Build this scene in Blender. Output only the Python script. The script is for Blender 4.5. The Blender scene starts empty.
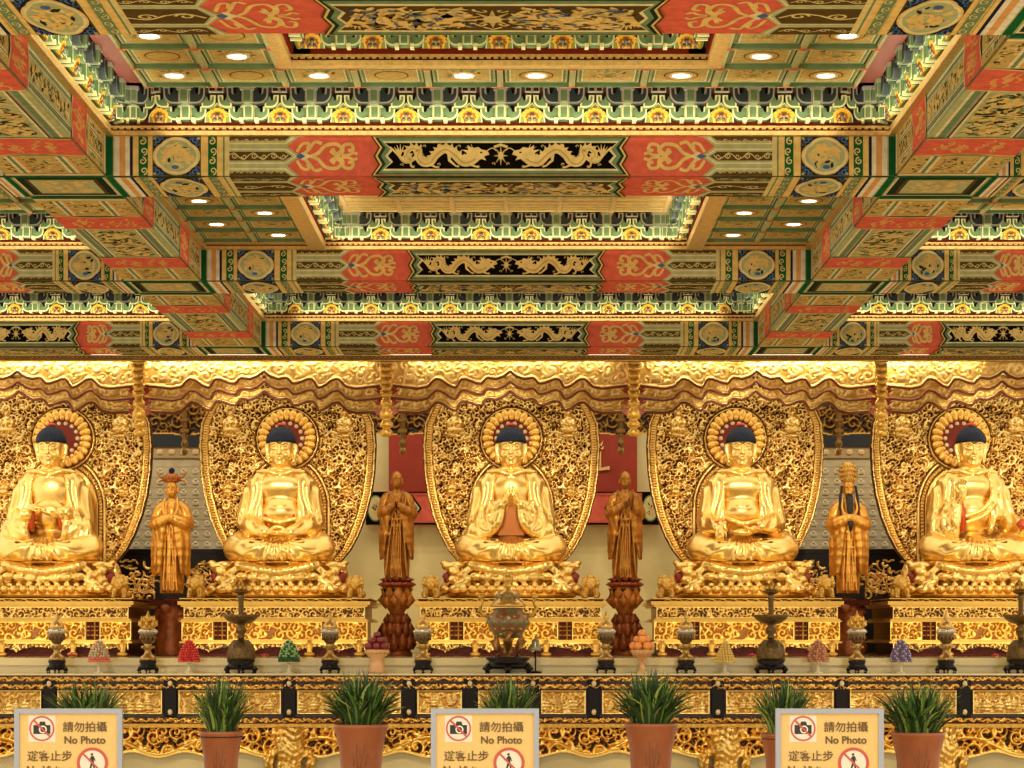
import bpy, math, random
import numpy as np
from mathutils import Vector, Matrix
R = math.radians
PI = math.pi
COL = bpy.context.scene.collection
CAMZ = 1.6; F = 2300.0; VX = 524.5; VY = 636.0
def P(px, py, Y): return ((px-VX)*Y/F, Y, CAMZ+(VY-py)*Y/F)
def PX(px, Y): return (px-VX)*Y/F
def PZ(py, Y): return CAMZ+(VY-py)*Y/F
X0 = -0.175; SP = 3.0

# ------------------------------------------------------------------ materials
def srgb(h):
    if isinstance(h, str):
        h = h.lstrip('#'); c = [int(h[i:i+2],16)/255 for i in (0,2,4)]
    else: c = h
    return tuple((x/12.92 if x<=0.04045 else ((x+0.055)/1.055)**2.4) for x in c)+(1,)
MATS = {}
def mat(name, col, rough=.5, metal=0, noise=0, nscale=30, bump=0, bscale=60, emit=0, coat=0, vary=0, col2=None):
    if name in MATS: return MATS[name]
    m = bpy.data.materials.new(name); m.use_nodes = True
    nt = m.node_tree; b = nt.nodes['Principled BSDF']
    c = srgb(col)
    b.inputs['Base Color'].default_value = c
    b.inputs['Roughness'].default_value = rough
    b.inputs['Metallic'].default_value = metal
    if coat: b.inputs['Coat Weight'].default_value = coat
    tc = nt.nodes.new('ShaderNodeTexCoord')
    if noise:
        n = nt.nodes.new('ShaderNodeTexNoise'); n.inputs['Scale'].default_value = nscale; n.inputs['Detail'].default_value = 3
        nt.links.new(tc.outputs['Object'], n.inputs['Vector'])
        r = nt.nodes.new('ShaderNodeValToRGB')
        c2 = srgb(col2) if col2 else tuple(x*(1-noise) for x in c[:3])+(1,)
        r.color_ramp.elements[0].position = .35; r.color_ramp.elements[0].color = c2
        r.color_ramp.elements[1].position = .62; r.color_ramp.elements[1].color = c
        nt.links.new(n.outputs['Fac'], r.inputs['Fac']); nt.links.new(r.outputs['Color'], b.inputs['Base Color'])
    if bump:
        n = nt.nodes.new('ShaderNodeTexNoise'); n.inputs['Scale'].default_value = bscale; n.inputs['Detail'].default_value = 3
        nt.links.new(tc.outputs['Object'], n.inputs['Vector'])
        bp = nt.nodes.new('ShaderNodeBump'); bp.inputs['Strength'].default_value = bump; bp.inputs['Distance'].default_value = .02
        nt.links.new(n.outputs['Fac'], bp.inputs['Height']); nt.links.new(bp.outputs['Normal'], b.inputs['Normal'])
    if emit:
        b.inputs['Emission Color'].default_value = c; b.inputs['Emission Strength'].default_value = emit
    if name.startswith('paint_'):
        d = nt.nodes.new('ShaderNodeBsdfDiffuse'); lk = b.inputs['Base Color'].links
        if lk: nt.links.new(lk[0].from_socket, d.inputs['Color'])
        nt.links.new(d.outputs['BSDF'], nt.nodes['Material Output'].inputs['Surface'])
    MATS[name] = m
    return m
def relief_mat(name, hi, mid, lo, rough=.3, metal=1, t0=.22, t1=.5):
    """carved surface: the carving depth (attribute h) darkens the hollows, crevice shade painted into the colour"""
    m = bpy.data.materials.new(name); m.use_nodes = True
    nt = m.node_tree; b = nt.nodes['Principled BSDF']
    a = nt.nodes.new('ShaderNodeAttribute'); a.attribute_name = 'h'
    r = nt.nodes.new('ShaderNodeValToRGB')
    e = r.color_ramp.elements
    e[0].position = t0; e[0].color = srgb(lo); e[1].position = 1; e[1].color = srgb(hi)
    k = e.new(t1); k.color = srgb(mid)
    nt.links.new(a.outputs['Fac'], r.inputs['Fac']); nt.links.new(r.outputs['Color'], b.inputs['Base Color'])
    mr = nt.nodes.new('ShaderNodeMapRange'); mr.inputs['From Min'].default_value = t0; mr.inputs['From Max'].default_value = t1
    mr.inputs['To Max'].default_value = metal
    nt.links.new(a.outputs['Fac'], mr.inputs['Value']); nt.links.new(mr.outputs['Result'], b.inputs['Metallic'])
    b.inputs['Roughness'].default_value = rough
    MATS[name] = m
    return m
# gilding
GOLD = mat('gold_leaf', '#fbd47c', .29, .93, noise=.22, nscale=4, bump=.10, bscale=14)
GOLDB = mat('gold_bright', '#ffdc80', .22, 1, bump=.12, bscale=22)
GOLDM = mat('gold_matt', '#dfb055', .42, .85, noise=.3, nscale=25, bump=.3, bscale=60)
GOLDD = mat('gold_dark', '#a8742a', .4, .8, noise=.4, nscale=20, bump=.4, bscale=50)
AMBERG = mat('gold_amber', '#b97c30', .34, .7, noise=.35, nscale=9, bump=.25, bscale=25)
GOLDS = mat('gold_smooth', '#dcb056', .36, .85, noise=.12, nscale=6)
BRONZE = mat('bronze', '#705830', .35, .7, noise=.4, nscale=30, bump=.3, bscale=80)
WOODR = mat('red_amber_wood', '#b05e28', .4, .25, noise=.45, nscale=10, bump=.4, bscale=22)
WOODD = mat('dark_red_wood', '#5a1f10', .4, 0, noise=.4, nscale=12, bump=.3, bscale=20); WOODD.node_tree.nodes['Principled BSDF'].inputs['Specular IOR Level'].default_value = .1
BLACKL = mat('black_lacquer', '#140d0b', .35, 0); BLACKL.node_tree.nodes['Principled BSDF'].inputs['Specular IOR Level'].default_value = .2
HAIR = mat('blue_black_hair', '#141b2c', .6, 0, bump=.5, bscale=45); HAIR.node_tree.nodes['Principled BSDF'].inputs['Specular IOR Level'].default_value = .2
REDL = mat('red_lacquer', '#8e2a1c', .4)
CUFF = mat('rose_lining', '#c0502f', .35, .5)
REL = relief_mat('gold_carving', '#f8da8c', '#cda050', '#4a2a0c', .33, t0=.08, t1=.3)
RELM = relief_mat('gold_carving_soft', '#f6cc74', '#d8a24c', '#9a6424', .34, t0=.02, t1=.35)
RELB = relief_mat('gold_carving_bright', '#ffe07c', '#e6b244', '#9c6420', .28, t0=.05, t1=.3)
# ceiling paints
PA = {}
for k, c in dict(gold='#e6c67c', pale='#dccb8c', green='#75906a', dkgreen='#1f6238', sage='#b4b98a', cream='#e6dcae', white='#e8e2cf',
                 red='#dd6a56', navy='#232a45', blue='#4d6f9a', brown='#5c4928', black='#14110c', orange='#dfa766', rim='#dba24a',
                 dgold='#ead08c', grey='#a5a38c', maroon='#6b2414', deep='#2c3a2c', ruddy='#bd7868', tan='#c8ab68').items():
    PA[k] = mat('paint_'+k, c, .45, 0, noise=.18, nscale=14)
PK = list(PA.keys()); PI_ = {k: i for i, k in enumerate(PK)}
PMATS = [PA[k] for k in PK]
GLOWL = mat('bracket_cream', '#f3efb4', .4, 0)

# ------------------------------------------------------------------ object helpers
def tag(o, label=None, cat=None, group=None, kind=None):
    if label: o['label'] = label
    if cat: o['category'] = cat
    if group: o['group'] = group
    if kind: o['kind'] = kind
    return o
def empty(name, loc, label=None, cat=None, group=None, kind=None, rz=0):
    o = bpy.data.objects.new(name, None); COL.objects.link(o); o.empty_display_size = .1
    o.location = loc; o.rotation_euler = (0, 0, rz)
    return tag(o, label, cat, group, kind)
def obj(name, me, parent=None, loc=(0,0,0), rot=(0,0,0), scale=(1,1,1)):
    o = bpy.data.objects.new(name, me); COL.objects.link(o)
    o.location = loc; o.rotation_euler = rot; o.scale = scale
    if parent: o.parent = parent
    return o
KIDS = {}
def copy_tree(root, loc, label=None, group=None, rz=None):
    def rec(o, par):
        c = o.copy(); COL.objects.link(c)
        if par: c.parent = par
        for ch in list(o.children): rec(ch, c)
        return c
    r = rec(root, None); r.location = loc
    if rz is not None: r.rotation_euler = (0, 0, rz)
    if label: r['label'] = label
    if group: r['group'] = group
    return r
def np_mesh(name, V, Fq, mats, midx=None, smooth=True, h=None):
    """V (n,3), Fq (m,4) or (m,3) numpy -> mesh"""
    me = bpy.data.meshes.new(name)
    V = np.asarray(V, dtype=np.float32); Fq = np.asarray(Fq, dtype=np.int32)
    k = Fq.shape[1]
    me.vertices.add(len(V)); me.vertices.foreach_set('co', V.ravel())
    me.loops.add(Fq.size); me.loops.foreach_set('vertex_index', Fq.ravel())
    me.polygons.add(len(Fq)); me.polygons.foreach_set('loop_start', np.arange(0, Fq.size, k, dtype=np.int32))
    if midx is not None: me.polygons.foreach_set('material_index', np.asarray(midx, dtype=np.int32))
    me.polygons.foreach_set('use_smooth', np.full(len(Fq), smooth))
    if h is not None:
        a = me.attributes.new('h', 'FLOAT', 'POINT'); a.data.foreach_set('value', np.asarray(h, dtype=np.float32).ravel())
    for m in (mats if isinstance(mats, (list, tuple)) else [mats]): me.materials.append(m)
    me.update(calc_edges=True); me.validate()
    return me
def catmull(pts, n=8):
    pts = [np.array(p, float) for p in pts]
    Pp = [2*pts[0]-pts[1]]+pts+[2*pts[-1]-pts[-2]]
    out = []
    for i in range(1, len(Pp)-2):
        a, b, c, d = Pp[i-1:i+3]
        for j in range(n):
            t = j/n
            out.append(.5*((2*b)+(c-a)*t+(2*a-5*b+4*c-d)*t*t+(3*b-a-3*c+d)*t**3))
    out.append(Pp[-2])
    return out
class MB:
    def __init__(s): s.v = []; s.f = []; s.m = []; s.sm = []
    def add(s, vs, fs, m=0, smooth=False):
        b = len(s.v); s.v += [tuple(v) for v in vs]
        for f in fs: s.f.append([b+i for i in f]); s.m.append(m); s.sm.append(smooth)
    def box(s, x0, x1, y0, y1, z0, z1, m=0):
        s.add([(x0,y0,z0),(x1,y0,z0),(x1,y1,z0),(x0,y1,z0),(x0,y0,z1),(x1,y0,z1),(x1,y1,z1),(x0,y1,z1)],
              [(0,3,2,1),(4,5,6,7),(0,1,5,4),(1,2,6,5),(2,3,7,6),(3,0,4,7)], m)
    def bbox(s, c, d, m=0, ch=.01):
        """box with chamfered vertical+top edges: c centre of base, d sizes"""
        x, y, z = c; w, l, h = d[0]/2, d[1]/2, d[2]
        def ring(k, zz): 
            a, b2 = w-k, l-k; e = ch
            return [(x-a+e,y-b2,zz),(x+a-e,y-b2,zz),(x+a,y-b2+e,zz),(x+a,y+b2-e,zz),(x+a-e,y+b2,zz),(x-a+e,y+b2,zz),(x-a,y+b2-e,zz),(x-a,y-b2+e,zz)]
        s.loft([ring(ch,z),ring(0,z+ch),ring(0,z+h-ch),ring(ch,z+h)], m, False)
    def loft(s, rings, m=0, smooth=True, cap=True, closed=True):
        n = len(rings[0]); vs = [p for r in rings for p in r]; fs = []
        for i in range(len(rings)-1):
            for j in range(n if closed else n-1):
                a, b = i*n+j, i*n+(j+1)%n
                fs.append((a, b, b+n, a+n))
        s.add(vs, fs, m, smooth)
        if cap and closed:
            b = len(s.v)-len(vs)
            s.f.append([b+i for i in range(n)][::-1]); s.m.append(m); s.sm.append(False)
            s.f.append([b+(len(rings)-1)*n+i for i in range(n)]); s.m.append(m); s.sm.append(False)
    def lathe(s, prof, c=(0,0,0), n=20, m=0, smooth=True, sx=1, sy=1, wob=None):
        rings = []
        for r, z in prof:
            ring = []
            for i in range(n):
                a = 2*PI*i/n; rr = r*(1+(wob(a, z) if wob else 0))
                ring.append((c[0]+rr*math.cos(a)*sx, c[1]+rr*math.sin(a)*sy, c[2]+z))
            rings.append(ring)
        s.loft(rings, m, smooth)
    def tube(s, pts, rad, n=8, m=0, smooth=True, flat=1.0):
        pts = [Vector(p) for p in pts]; k = len(pts)
        if not hasattr(rad, '__len__'): rad = [rad]*k
        rings = []; up = Vector((0,0,1))
        for i in range(k):
            t = (pts[min(i+1,k-1)]-pts[max(i-1,0)])
            if t.length < 1e-9: t = Vector((0,0,1))
            t.normalize()
            a = t.cross(up)
            if a.length < .05: a = t.cross(Vector((0,1,0)))
            a.normalize(); b = t.cross(a)
            rings.append([tuple(pts[i]+a*(math.cos(2*PI*j/n)*rad[i])+b*(math.sin(2*PI*j/n)*rad[i]*flat)) for j in range(n)])
        s.loft(rings, m, smooth)
    def ell(s, c, r, n=12, k=8, m=0, M=None):
        rings = []
        for i in range(1, k):
            t = PI*i/k
            ring = []
            for j in range(n):
                a = 2*PI*j/n
                p = Vector((r[0]*math.sin(t)*math.cos(a), r[1]*math.sin(t)*math.sin(a), -r[2]*math.cos(t)))
                if M: p = M @ p
                ring.append((c[0]+p.x, c[1]+p.y, c[2]+p.z))
            rings.append(ring)
        s.loft(rings, m, True)
    def extr(s, pts, y0, y1, m=0, msd=None):
        """polygon in XZ extruded along Y (y0 front)"""
        n = len(pts)
        s.add([(x, y0, z) for x, z in pts]+[(x, y1, z) for x, z in pts],
              [tuple(range(n))], m)
        b = len(s.v)-2*n
        s.f.append([b+n+i for i in range(n)][::-1]); s.m.append(m); s.sm.append(False)
        for i in range(n):
            j = (i+1) % n
            s.f.append([b+i, b+n+i, b+n+j, b+j]); s.m.append(m if msd is None else msd); s.sm.append(False)
    def mesh(s, name, mats):
        me = bpy.data.meshes.new(name)
        me.from_pydata(s.v, [], s.f)
        for m in (mats if isinstance(mats, (list, tuple)) else [mats]): me.materials.append(m)
        me.polygons.foreach_set('material_index', s.m); me.polygons.foreach_set('use_smooth', s.sm)
        me.update(); return me
    def obj(s, name, mats, parent=None, loc=(0,0,0), **k): return obj(name, s.mesh(name, mats), parent, loc, **k)

# ------------------------------------------------------------------ painted ornament on a plane (thin raised paint layers)
class Pat:
    """2-D ornament drawn as thin layers of paint geometry on a plane: origin o, axes U,V, normal N"""
    def __init__(s, mb, o, U, V, N, step=.0012): s.mb = mb; s.o = Vector(o); s.U = Vector(U); s.V = Vector(V); s.N = Vector(N); s.step = step; s.cu = 0; s.s = 1; s.e = 0
    def pt(s, u, v, l): return tuple(s.o+s.U*(s.cu+u*s.s)+s.V*v+s.N*(s.step*(l+s.e*.012)))
    def poly(s, pts, m, l):
        s.e = (s.e+1) % 50
        s.mb.add([s.pt(u, v, l) for u, v in pts], [tuple(range(len(pts)))], PI_[m])
    def rect(s, u0, u1, v0, v1, m, l): s.poly([(u0,v0),(u1,v0),(u1,v1),(u0,v1)], m, l)
    def strip(s, pts, w, m, l):
        s.e = (s.e+1) % 50
        k = len(pts)
        if not hasattr(w, '__len__'): w = [w]*k
        L = []; Rr = []
        for i in range(k):
            a = pts[max(i-1,0)]; b = pts[min(i+1,k-1)]
            dx, dy = b[0]-a[0], b[1]-a[1]; d = math.hypot(dx, dy) or 1e-9
            nx, ny = -dy/d*w[i]/2, dx/d*w[i]/2
            L.append(s.pt(pts[i][0]+nx, pts[i][1]+ny, l)); Rr.append(s.pt(pts[i][0]-nx, pts[i][1]-ny, l))
        s.mb.add(L+Rr, [(i, i+1, k+i+1, k+i) for i in range(k-1)], PI_[m])
    def disc(s, u, v, ru, rv, m, l, n=14, f=None):
        s.poly([(u+ru*math.cos(2*PI*i/n)*(f(i/n) if f else 1), v+rv*math.sin(2*PI*i/n)*(f(i/n) if f else 1)) for i in range(n)], m, l)
    def curve(s, pts, w, m, l, n=5): s.strip(catmull(pts, n), w, m, l) if not hasattr(w,'__len__') else s.strip(catmull(pts, n), np.interp(np.linspace(0,1,(len(pts)-1)*n+1), np.linspace(0,1,len(w)), w), m, l)
    def spiral(s, u, v, r, t, m, l, a0=0, hand=1, w=.3, sv=1):
        pts = []
        for i in range(12):
            q = i/11; a = a0+hand*t*2*PI*q; rr = r*(1-.8*q)
            pts.append((u+rr*math.cos(a), v+rr*math.sin(a)*sv))
        s.strip(pts, [r*w*(1-.3*i/11) for i in range(12)], m, l)
def scroll_lane(p, u0, u1, vc, hv, m, l, rnd):
    """running vine of spirals"""
    n = max(2, int(round((u1-u0)/(hv*2.3)))); d = (u1-u0)/n
    for i in range(n):
        uc = u0+d*(i+.5); sg = 1 if i % 2 else -1
        p.spiral(uc, vc+sg*hv*.1, hv*.72, 1.2, m, l, a0=PI/2*sg+PI*.5, hand=sg, w=.34)
        p.curve([(uc-d*.5, vc-sg*hv*.3), (uc, vc+sg*hv*.75), (uc+d*.5, vc+sg*hv*.3)], hv*.22, m, l)
def blobs(p, u0, u1, v0, v1, n, size, mats, l, rnd, asp=1.0):
    for i in range(n):
        u = rnd.uniform(u0+size*.6, u1-size*.6); v = rnd.uniform(v0+size*asp*.4, v1-size*asp*.4); a = rnd.uniform(0, PI)
        c, sn = math.cos(a), math.sin(a); q = size*rnd.uniform(.5, 1)
        pts = [(-.5,0),(-.2,.2),(.15,.13),(.5,.1),(.2,-.15),(-.15,-.2)]
        p.poly([(u+q*(x*c-y*sn), v+q*asp*(x*sn+y*c)) for x, y in pts], rnd.choice(mats), l+.3*i/n)
# ------------------------------------------------------------------ ceiling geometry constants
ZB = 5.0; ZT = 5.29; ZR = 5.36; ZK0 = 5.395; ZC = 5.62
YF = [12.22, 17.0, 22.0, 27.0]            # front faces of the cross beams
BT = .75                                 # beam thickness in depth
HC = 2.92; LB = .72; HS = 2.15          # centre bay half, long-beam width, side bay half
XL = [X0-HC-LB, X0-HC, X0+HC, X0+HC+LB]
XS = [X0-HC-LB-HS, X0, X0+HC+LB+HS]      # bay centres
HW = [HS, HC, HS]
DC = dict(dr=.86, red=1.58, lane=2.005, b1=2.18, m0=2.215, m1=2.575, b2=2.69, end=HC)
DS = dict(dr=.66, red=1.13, lane=1.45, b1=1.57, m0=1.60, m1=1.92, b2=2.01, end=HS)

def dragon(p, L, H, m, l, det='pale'):
    """dragon from the centre pearl outward, u 0..L, v -H/2..H/2"""
    T = lambda q: (q[0]*L, q[1]*H)
    body = [T(q) for q in [(.20,.02),(.27,-.20),(.34,-.22),(.42,.10),(.50,.27),(.58,.05),(.63,-.24),(.70,-.26),(.745,.0),(.73,.22),(.80,.30),(.845,.05),(.80,-.14),(.86,-.22),(.92,.05),(.99,.34)]]
    w = [1.15*q*H for q in (.30,.30,.32,.30,.27,.25,.22,.2,.17,.14,.1,.05)]
    p.curve(body, w, m, l, 5)
    cm = catmull(body, 5); ww = np.interp(np.linspace(0,1,len(cm)), np.linspace(0,1,len(w)), w)
    for i in range(3, len(cm)-4, 2):       # back spikes and belly shading
        a, b = cm[i], cm[i+1]; d = np.array(b)-np.array(a); d = d/(np.linalg.norm(d)+1e-9); nn = np.array([-d[1], d[0]])
        if nn[1] < 0: nn = -nn
        e = a+nn*ww[i]*.5; p.poly([e-d*.035*H, e+d*.09*H, e+nn*.12*H+d*.08*H], m, l)
    p.strip([c-np.array([0, .03*H]) for c in cm[2:-6]], [x*.18 for x in ww[2:-6]], 'tan', l+.5)
    # head: muzzle toward the centre, horns, mane
    p.poly([T(q) for q in [(.10,.05),(.12,.20),(.17,.24),(.20,.34),(.25,.30),(.30,.40),(.29,.22),(.35,.24),(.30,.10),(.33,.0),(.27,-.04),(.25,-.16),(.19,-.10),(.13,-.18),(.15,-.02)]], m, l+.2)
    p.disc(.175*L, .13*H, .012*L, .035*H, 'black', l+.6, 8)
    for a in (.55, .9, 1.25): p.strip([T((.24,.2)), T((.24+.09*math.cos(a), .2+.27*math.sin(a)))], [.05*H, .01*H], m, l+.2)
    p.curve([T((.14,.14)),T((.08,.30)),T((.04,.20))], .035*H, m, l)
    # legs with claws
    for bx, by, fx, fy in ((.30,-.2,.22,-.42),(.46,.05,.40,-.40),(.64,-.2,.58,-.44),(.76,-.05,.80,-.42),(.50,.2,.56,.42)):
        p.strip([T((bx,by)), T(((bx+fx)/2+.03,(by+fy)/2)), T((fx,fy))], [.16*H,.11*H,.06*H], m, l)
        for da in (-.6, 0, .6): p.strip([T((fx,fy)), T((fx-.035*math.cos(da), fy+.09*math.sin(da)))], [.05*H,.01*H], m, l)
    # tail flames
    for a in (.5, .85, 1.2, 1.6, 2.0): p.strip([T((.90,.05)), T((.90+.085*math.cos(a), .05+.4*math.sin(a)))], [.09*H,.01*H], m, l)
    for q in ((.37,.36),(.55,-.34),(.88,-.36),(.68,.36),(.06,-.32)): p.spiral(q[0]*L, q[1]*H, .07*H, .8, det, l, w=.4)
def red_orn(p, u0, u1, H, l, m='gold', k=1):
    """interlaced cloud knot on red ground; u0 = inner end"""
    c = (u0+u1)/2; w = (u1-u0)/2; T = lambda a, b: (c+a*w, b*H)
    for sg in (-1, 1):
        p.curve([T(.55,0), T(.35,sg*.10), T(.15,sg*.30), T(-.15,sg*.34), T(-.30,sg*.18), T(-.12,sg*.06), T(.02,sg*.16)], .10*H*k, m, l)
        p.curve([T(-.15,0), T(-.32,sg*.12), T(-.35,sg*.30), T(-.55,sg*.34), T(-.62,sg*.20), T(-.48,sg*.16)], .09*H*k, m, l)
        p.curve([T(-.30,sg*.02), T(-.5,sg*.04), T(-.62,sg*.10), T(-.74,sg*.06)], .08*H*k, m, l)
        p.curve([T(.75,sg*.06), T(.6,sg*.22), T(.45,sg*.40), T(.25,sg*.36)], .09*H*k, m, l)
        p.curve([T(.95,sg*.12), T(.8,sg*.34), T(.62,sg*.36), T(.66,sg*.22)], .08*H*k, m, l)
    p.curve([T(-.05,-.22),T(-.14,0),T(-.05,.22)], .09*H*k, m, l)
    p.poly([T(1,0),T(.78,.12),T(.62,.05),T(.5,0),T(.62,-.05),T(.78,-.12)], 'cream', l)
    p.poly([T(1.02,0),T(.84,.08),T(.72,.0),T(.84,-.08)], 'blue', l+1)
def medallion(p, u0, u1, H, l, rnd, gnd='navy'):
    c = (u0+u1)/2; w = (u1-u0)/2; hv = min(H*.46, 10); ru = w*.92
    p.rect(u0, u1, -H/2, H/2, 'brown', l)
    p.rect(u0+.012, u1-.012, -H/2+.02*H, H/2-.02*H, gnd, l+1)
    for a in (-1, 1):
        for b in (-1, 1):
            for q in ((.80,.40,.12),(.88,.30,.07),(.62,.45,.07)): p.spiral(c+a*w*q[0], b*H*q[1], w*q[2]*1.3, 1, 'blue', l+2, a0=b, hand=a*b, w=.5, sv=H/(2*w))
            p.disc(c+a*w*.9, b*H*.45, w*.07, H*.035, 'grey', l+2, 8)
    qf = lambda t: 1+.09*abs(math.cos(4*PI*t))**.7-.03
    p.disc(c, 0, ru, hv, 'gold', l+3, 32, qf); p.disc(c, 0, ru*.93, hv*.93, 'cream', l+4, 32, qf); p.disc(c, 0, ru*.84, hv*.84, 'sage', l+5, 32, qf)
    for i in range(46):
        a = rnd.uniform(0, 2*PI); r = math.sqrt(rnd.random())*.68; q = rnd.uniform(.10,.26)*w; b = rnd.uniform(0, PI)
        cu, cv = c+ru*r*math.cos(a), hv*r*math.sin(a)
        p.poly([(cu+q*x*math.cos(b)-q*y*math.sin(b), cv+(q*x*math.sin(b)+q*y*math.cos(b))*hv/ru) for x, y in [(-.8,0),(-.2,.4),(.7,.3),(.9,-.1),(.1,-.4)]], rnd.choice(['gold','gold','gold','gold','pale','deep']), l+6+i*.02)
    p.spiral(c-.1*w, 0, w*.45, 1.2, 'gold', l+8, w=.4, sv=hv/ru); p.disc(c+.05*w, -hv*.62, w*.16, hv*.12, 'blue', l+8, 8)
def draw_beam(p, D, H, rnd, dark='black', flat=False):
    e = D['end']
    p.s = 1
    p.rect(-e, e, -H/2, H/2, 'green', 0)
    L = D['dr']
    # centre dragon panel with brace ends
    def brace(x, h, k): return [(x,h),(x+k,h*.45),(x+k*.35,0),(x+k,-h*.45),(x,-h)]
    def panel(x, h, k, m, l):
        r = brace(x, h, k); p.poly(r+[(-a, -b) for a, b in r], m, l)
    c2 = .05
    # red fields
    for s in (-1, 1):
        p.s = s
        p.rect(L-.02, D['red'], -H/2, H/2, 'red', 1)
        red_orn(p, L+.13, D['red']-.06, H*.9, 3, k=.42 if flat else 1)
        # arrow lanes
        zr, zl = D['red'], D['lane']
        for (a, b) in ((-.5,-.25),(-.25,.25),(.25,.5)):
            v0, v1 = a*H, b*H; vc = (v0+v1)/2; hh = (v1-v0)/2
            full = abs(a+b) < .01
            tip = zr-.10; base = zr-.0
            if full:
                for k, mm in ((0,'sage'),(.016,'cream'),(.026,'sage'),(.040,'brown')):
                    p.poly([(zl,-(hh-k)),(zl,hh-k),(base+k*.5,hh-k),(tip+k*1.6,0),(base+k*.5,-(hh-k))], mm, 3+k*60)
                scroll_lane(p, base-.01, zl, 0, hh*.42, 'pale', 6.5, rnd)
            else:
                sg = 1 if vc > 0 else -1
                for k, mm in ((0,'sage'),(.016,'cream'),(.026,'sage'),(.040,'brown')):
                    p.poly([(zl, sg*(H*.25+k)), (zl, sg*H/2), (tip+.01+k*1.6, sg*H/2), (base+k*.5, sg*(H*.25+k))], mm, 3+k*60) if True else 0
                scroll_lane(p, base+.02, zl, sg*(H*.39), H*.055, 'pale', 6.5, rnd)
        p.strip([(zr-.02,H/2),(zr-.125,H*.5)], .01, 'cream', 7)
        # light bands
        b0, b1 = D['lane'], D['b1']; d = b1-b0
        seq = [('pale',.0,.2),('green',.2,.28),('gold',.28,.5),('sage',.5,.62),('gold',.62,.7)]
        for mm, q0, q1 in seq: p.rect(b0+d*q0, b0+d*q1, -H/2, H/2, mm, 4)
        p.rect(b0+d*.70, b1, -H/2, H/2, 'gold', 4)
        def vstrip(u0, u1):
            p.rect(u0, u1, -H/2, H/2, 'gold', 5); w = u1-u0
            p.rect(u0+w*.14, u1-w*.14, -H/2, H/2, 'dkgreen' if not flat else 'green', 6)
            n = 4 if not flat else 5
            for i in range(n):
                vc = -H/2+H*(i+.5)/n; sg = 1 if i % 2 else -1
                p.spiral((u0+u1)/2+sg*w*.05, vc, w*.30, 1.2, 'pale', 8, a0=sg*PI/2, hand=sg, w=.4, sv=(H/n)/(w*.75))
        vstrip(b1-d*.55, b1-.005)
        p.rect(D['b1']-.01, D['m0']+.002, -H/2, H/2, 'gold', 7)
        medallion(p, D['m0'], D['m1'], H, 7, rnd, 'navy')
        p.rect(D['m1']-.002, D['m1']+.02, -H/2, H/2, 'gold', 8)
        vstrip(D['m1']+.018, D['b2'])
        q0, q1 = D['b2'], e; d = q1-q0
        for mm, a, b in (('gold',0,.12),('navy',.12,.22),('white',.22,.36),('orange',.36,.55),('white',.55,.72),('sage',.72,.76),('dkgreen',.76,1)):
            p.rect(q0+d*a, q0+d*b, -H/2, H/2, mm, 8)
    p.s = 1
    h = H/2
    panel(L+.10, h*1.0, -.055, 'brown', 9); panel(L+.085, h*.98, -.055, 'gold', 10); panel(L+.07, h*.95, -.055, 'deep', 11)
    panel(L+.045, h*.9, -.055, 'green', 12)
    panel(L+.015, h*.76, -.06, 'cream', 13); panel(L-.005, h*.66, -.06, dark, 14)
    for s in (-1, 1):
        p.s = s; dragon(p, L*.96, H*.66, 'gold' if flat else 'dgold', 16)
        if flat:
            blobs(p, .03, L*.95, -H*.31, H*.31, 90, .10, ['tan','grey','pale','brown','gold'], 18, rnd, .8); blobs(p, .03, L*.95, -H*.31, H*.31, 70, .09, ['brown','brown','blue','pale'], 19.2, rnd, .8)
    p.s = 1
    p.disc(0, .0, H*.07, H*.1, 'pale', 19, 10)
    for a in range(8): p.strip([(0,0),(H*.17*math.cos(a*PI/4), H*.24*math.sin(a*PI/4))], [H*.07,.004], 'tan', 18)
    p.strip([(-.05,H*.22),(0,H*.28),(.05,H*.22)], .02, 'pale', 18)
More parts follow.
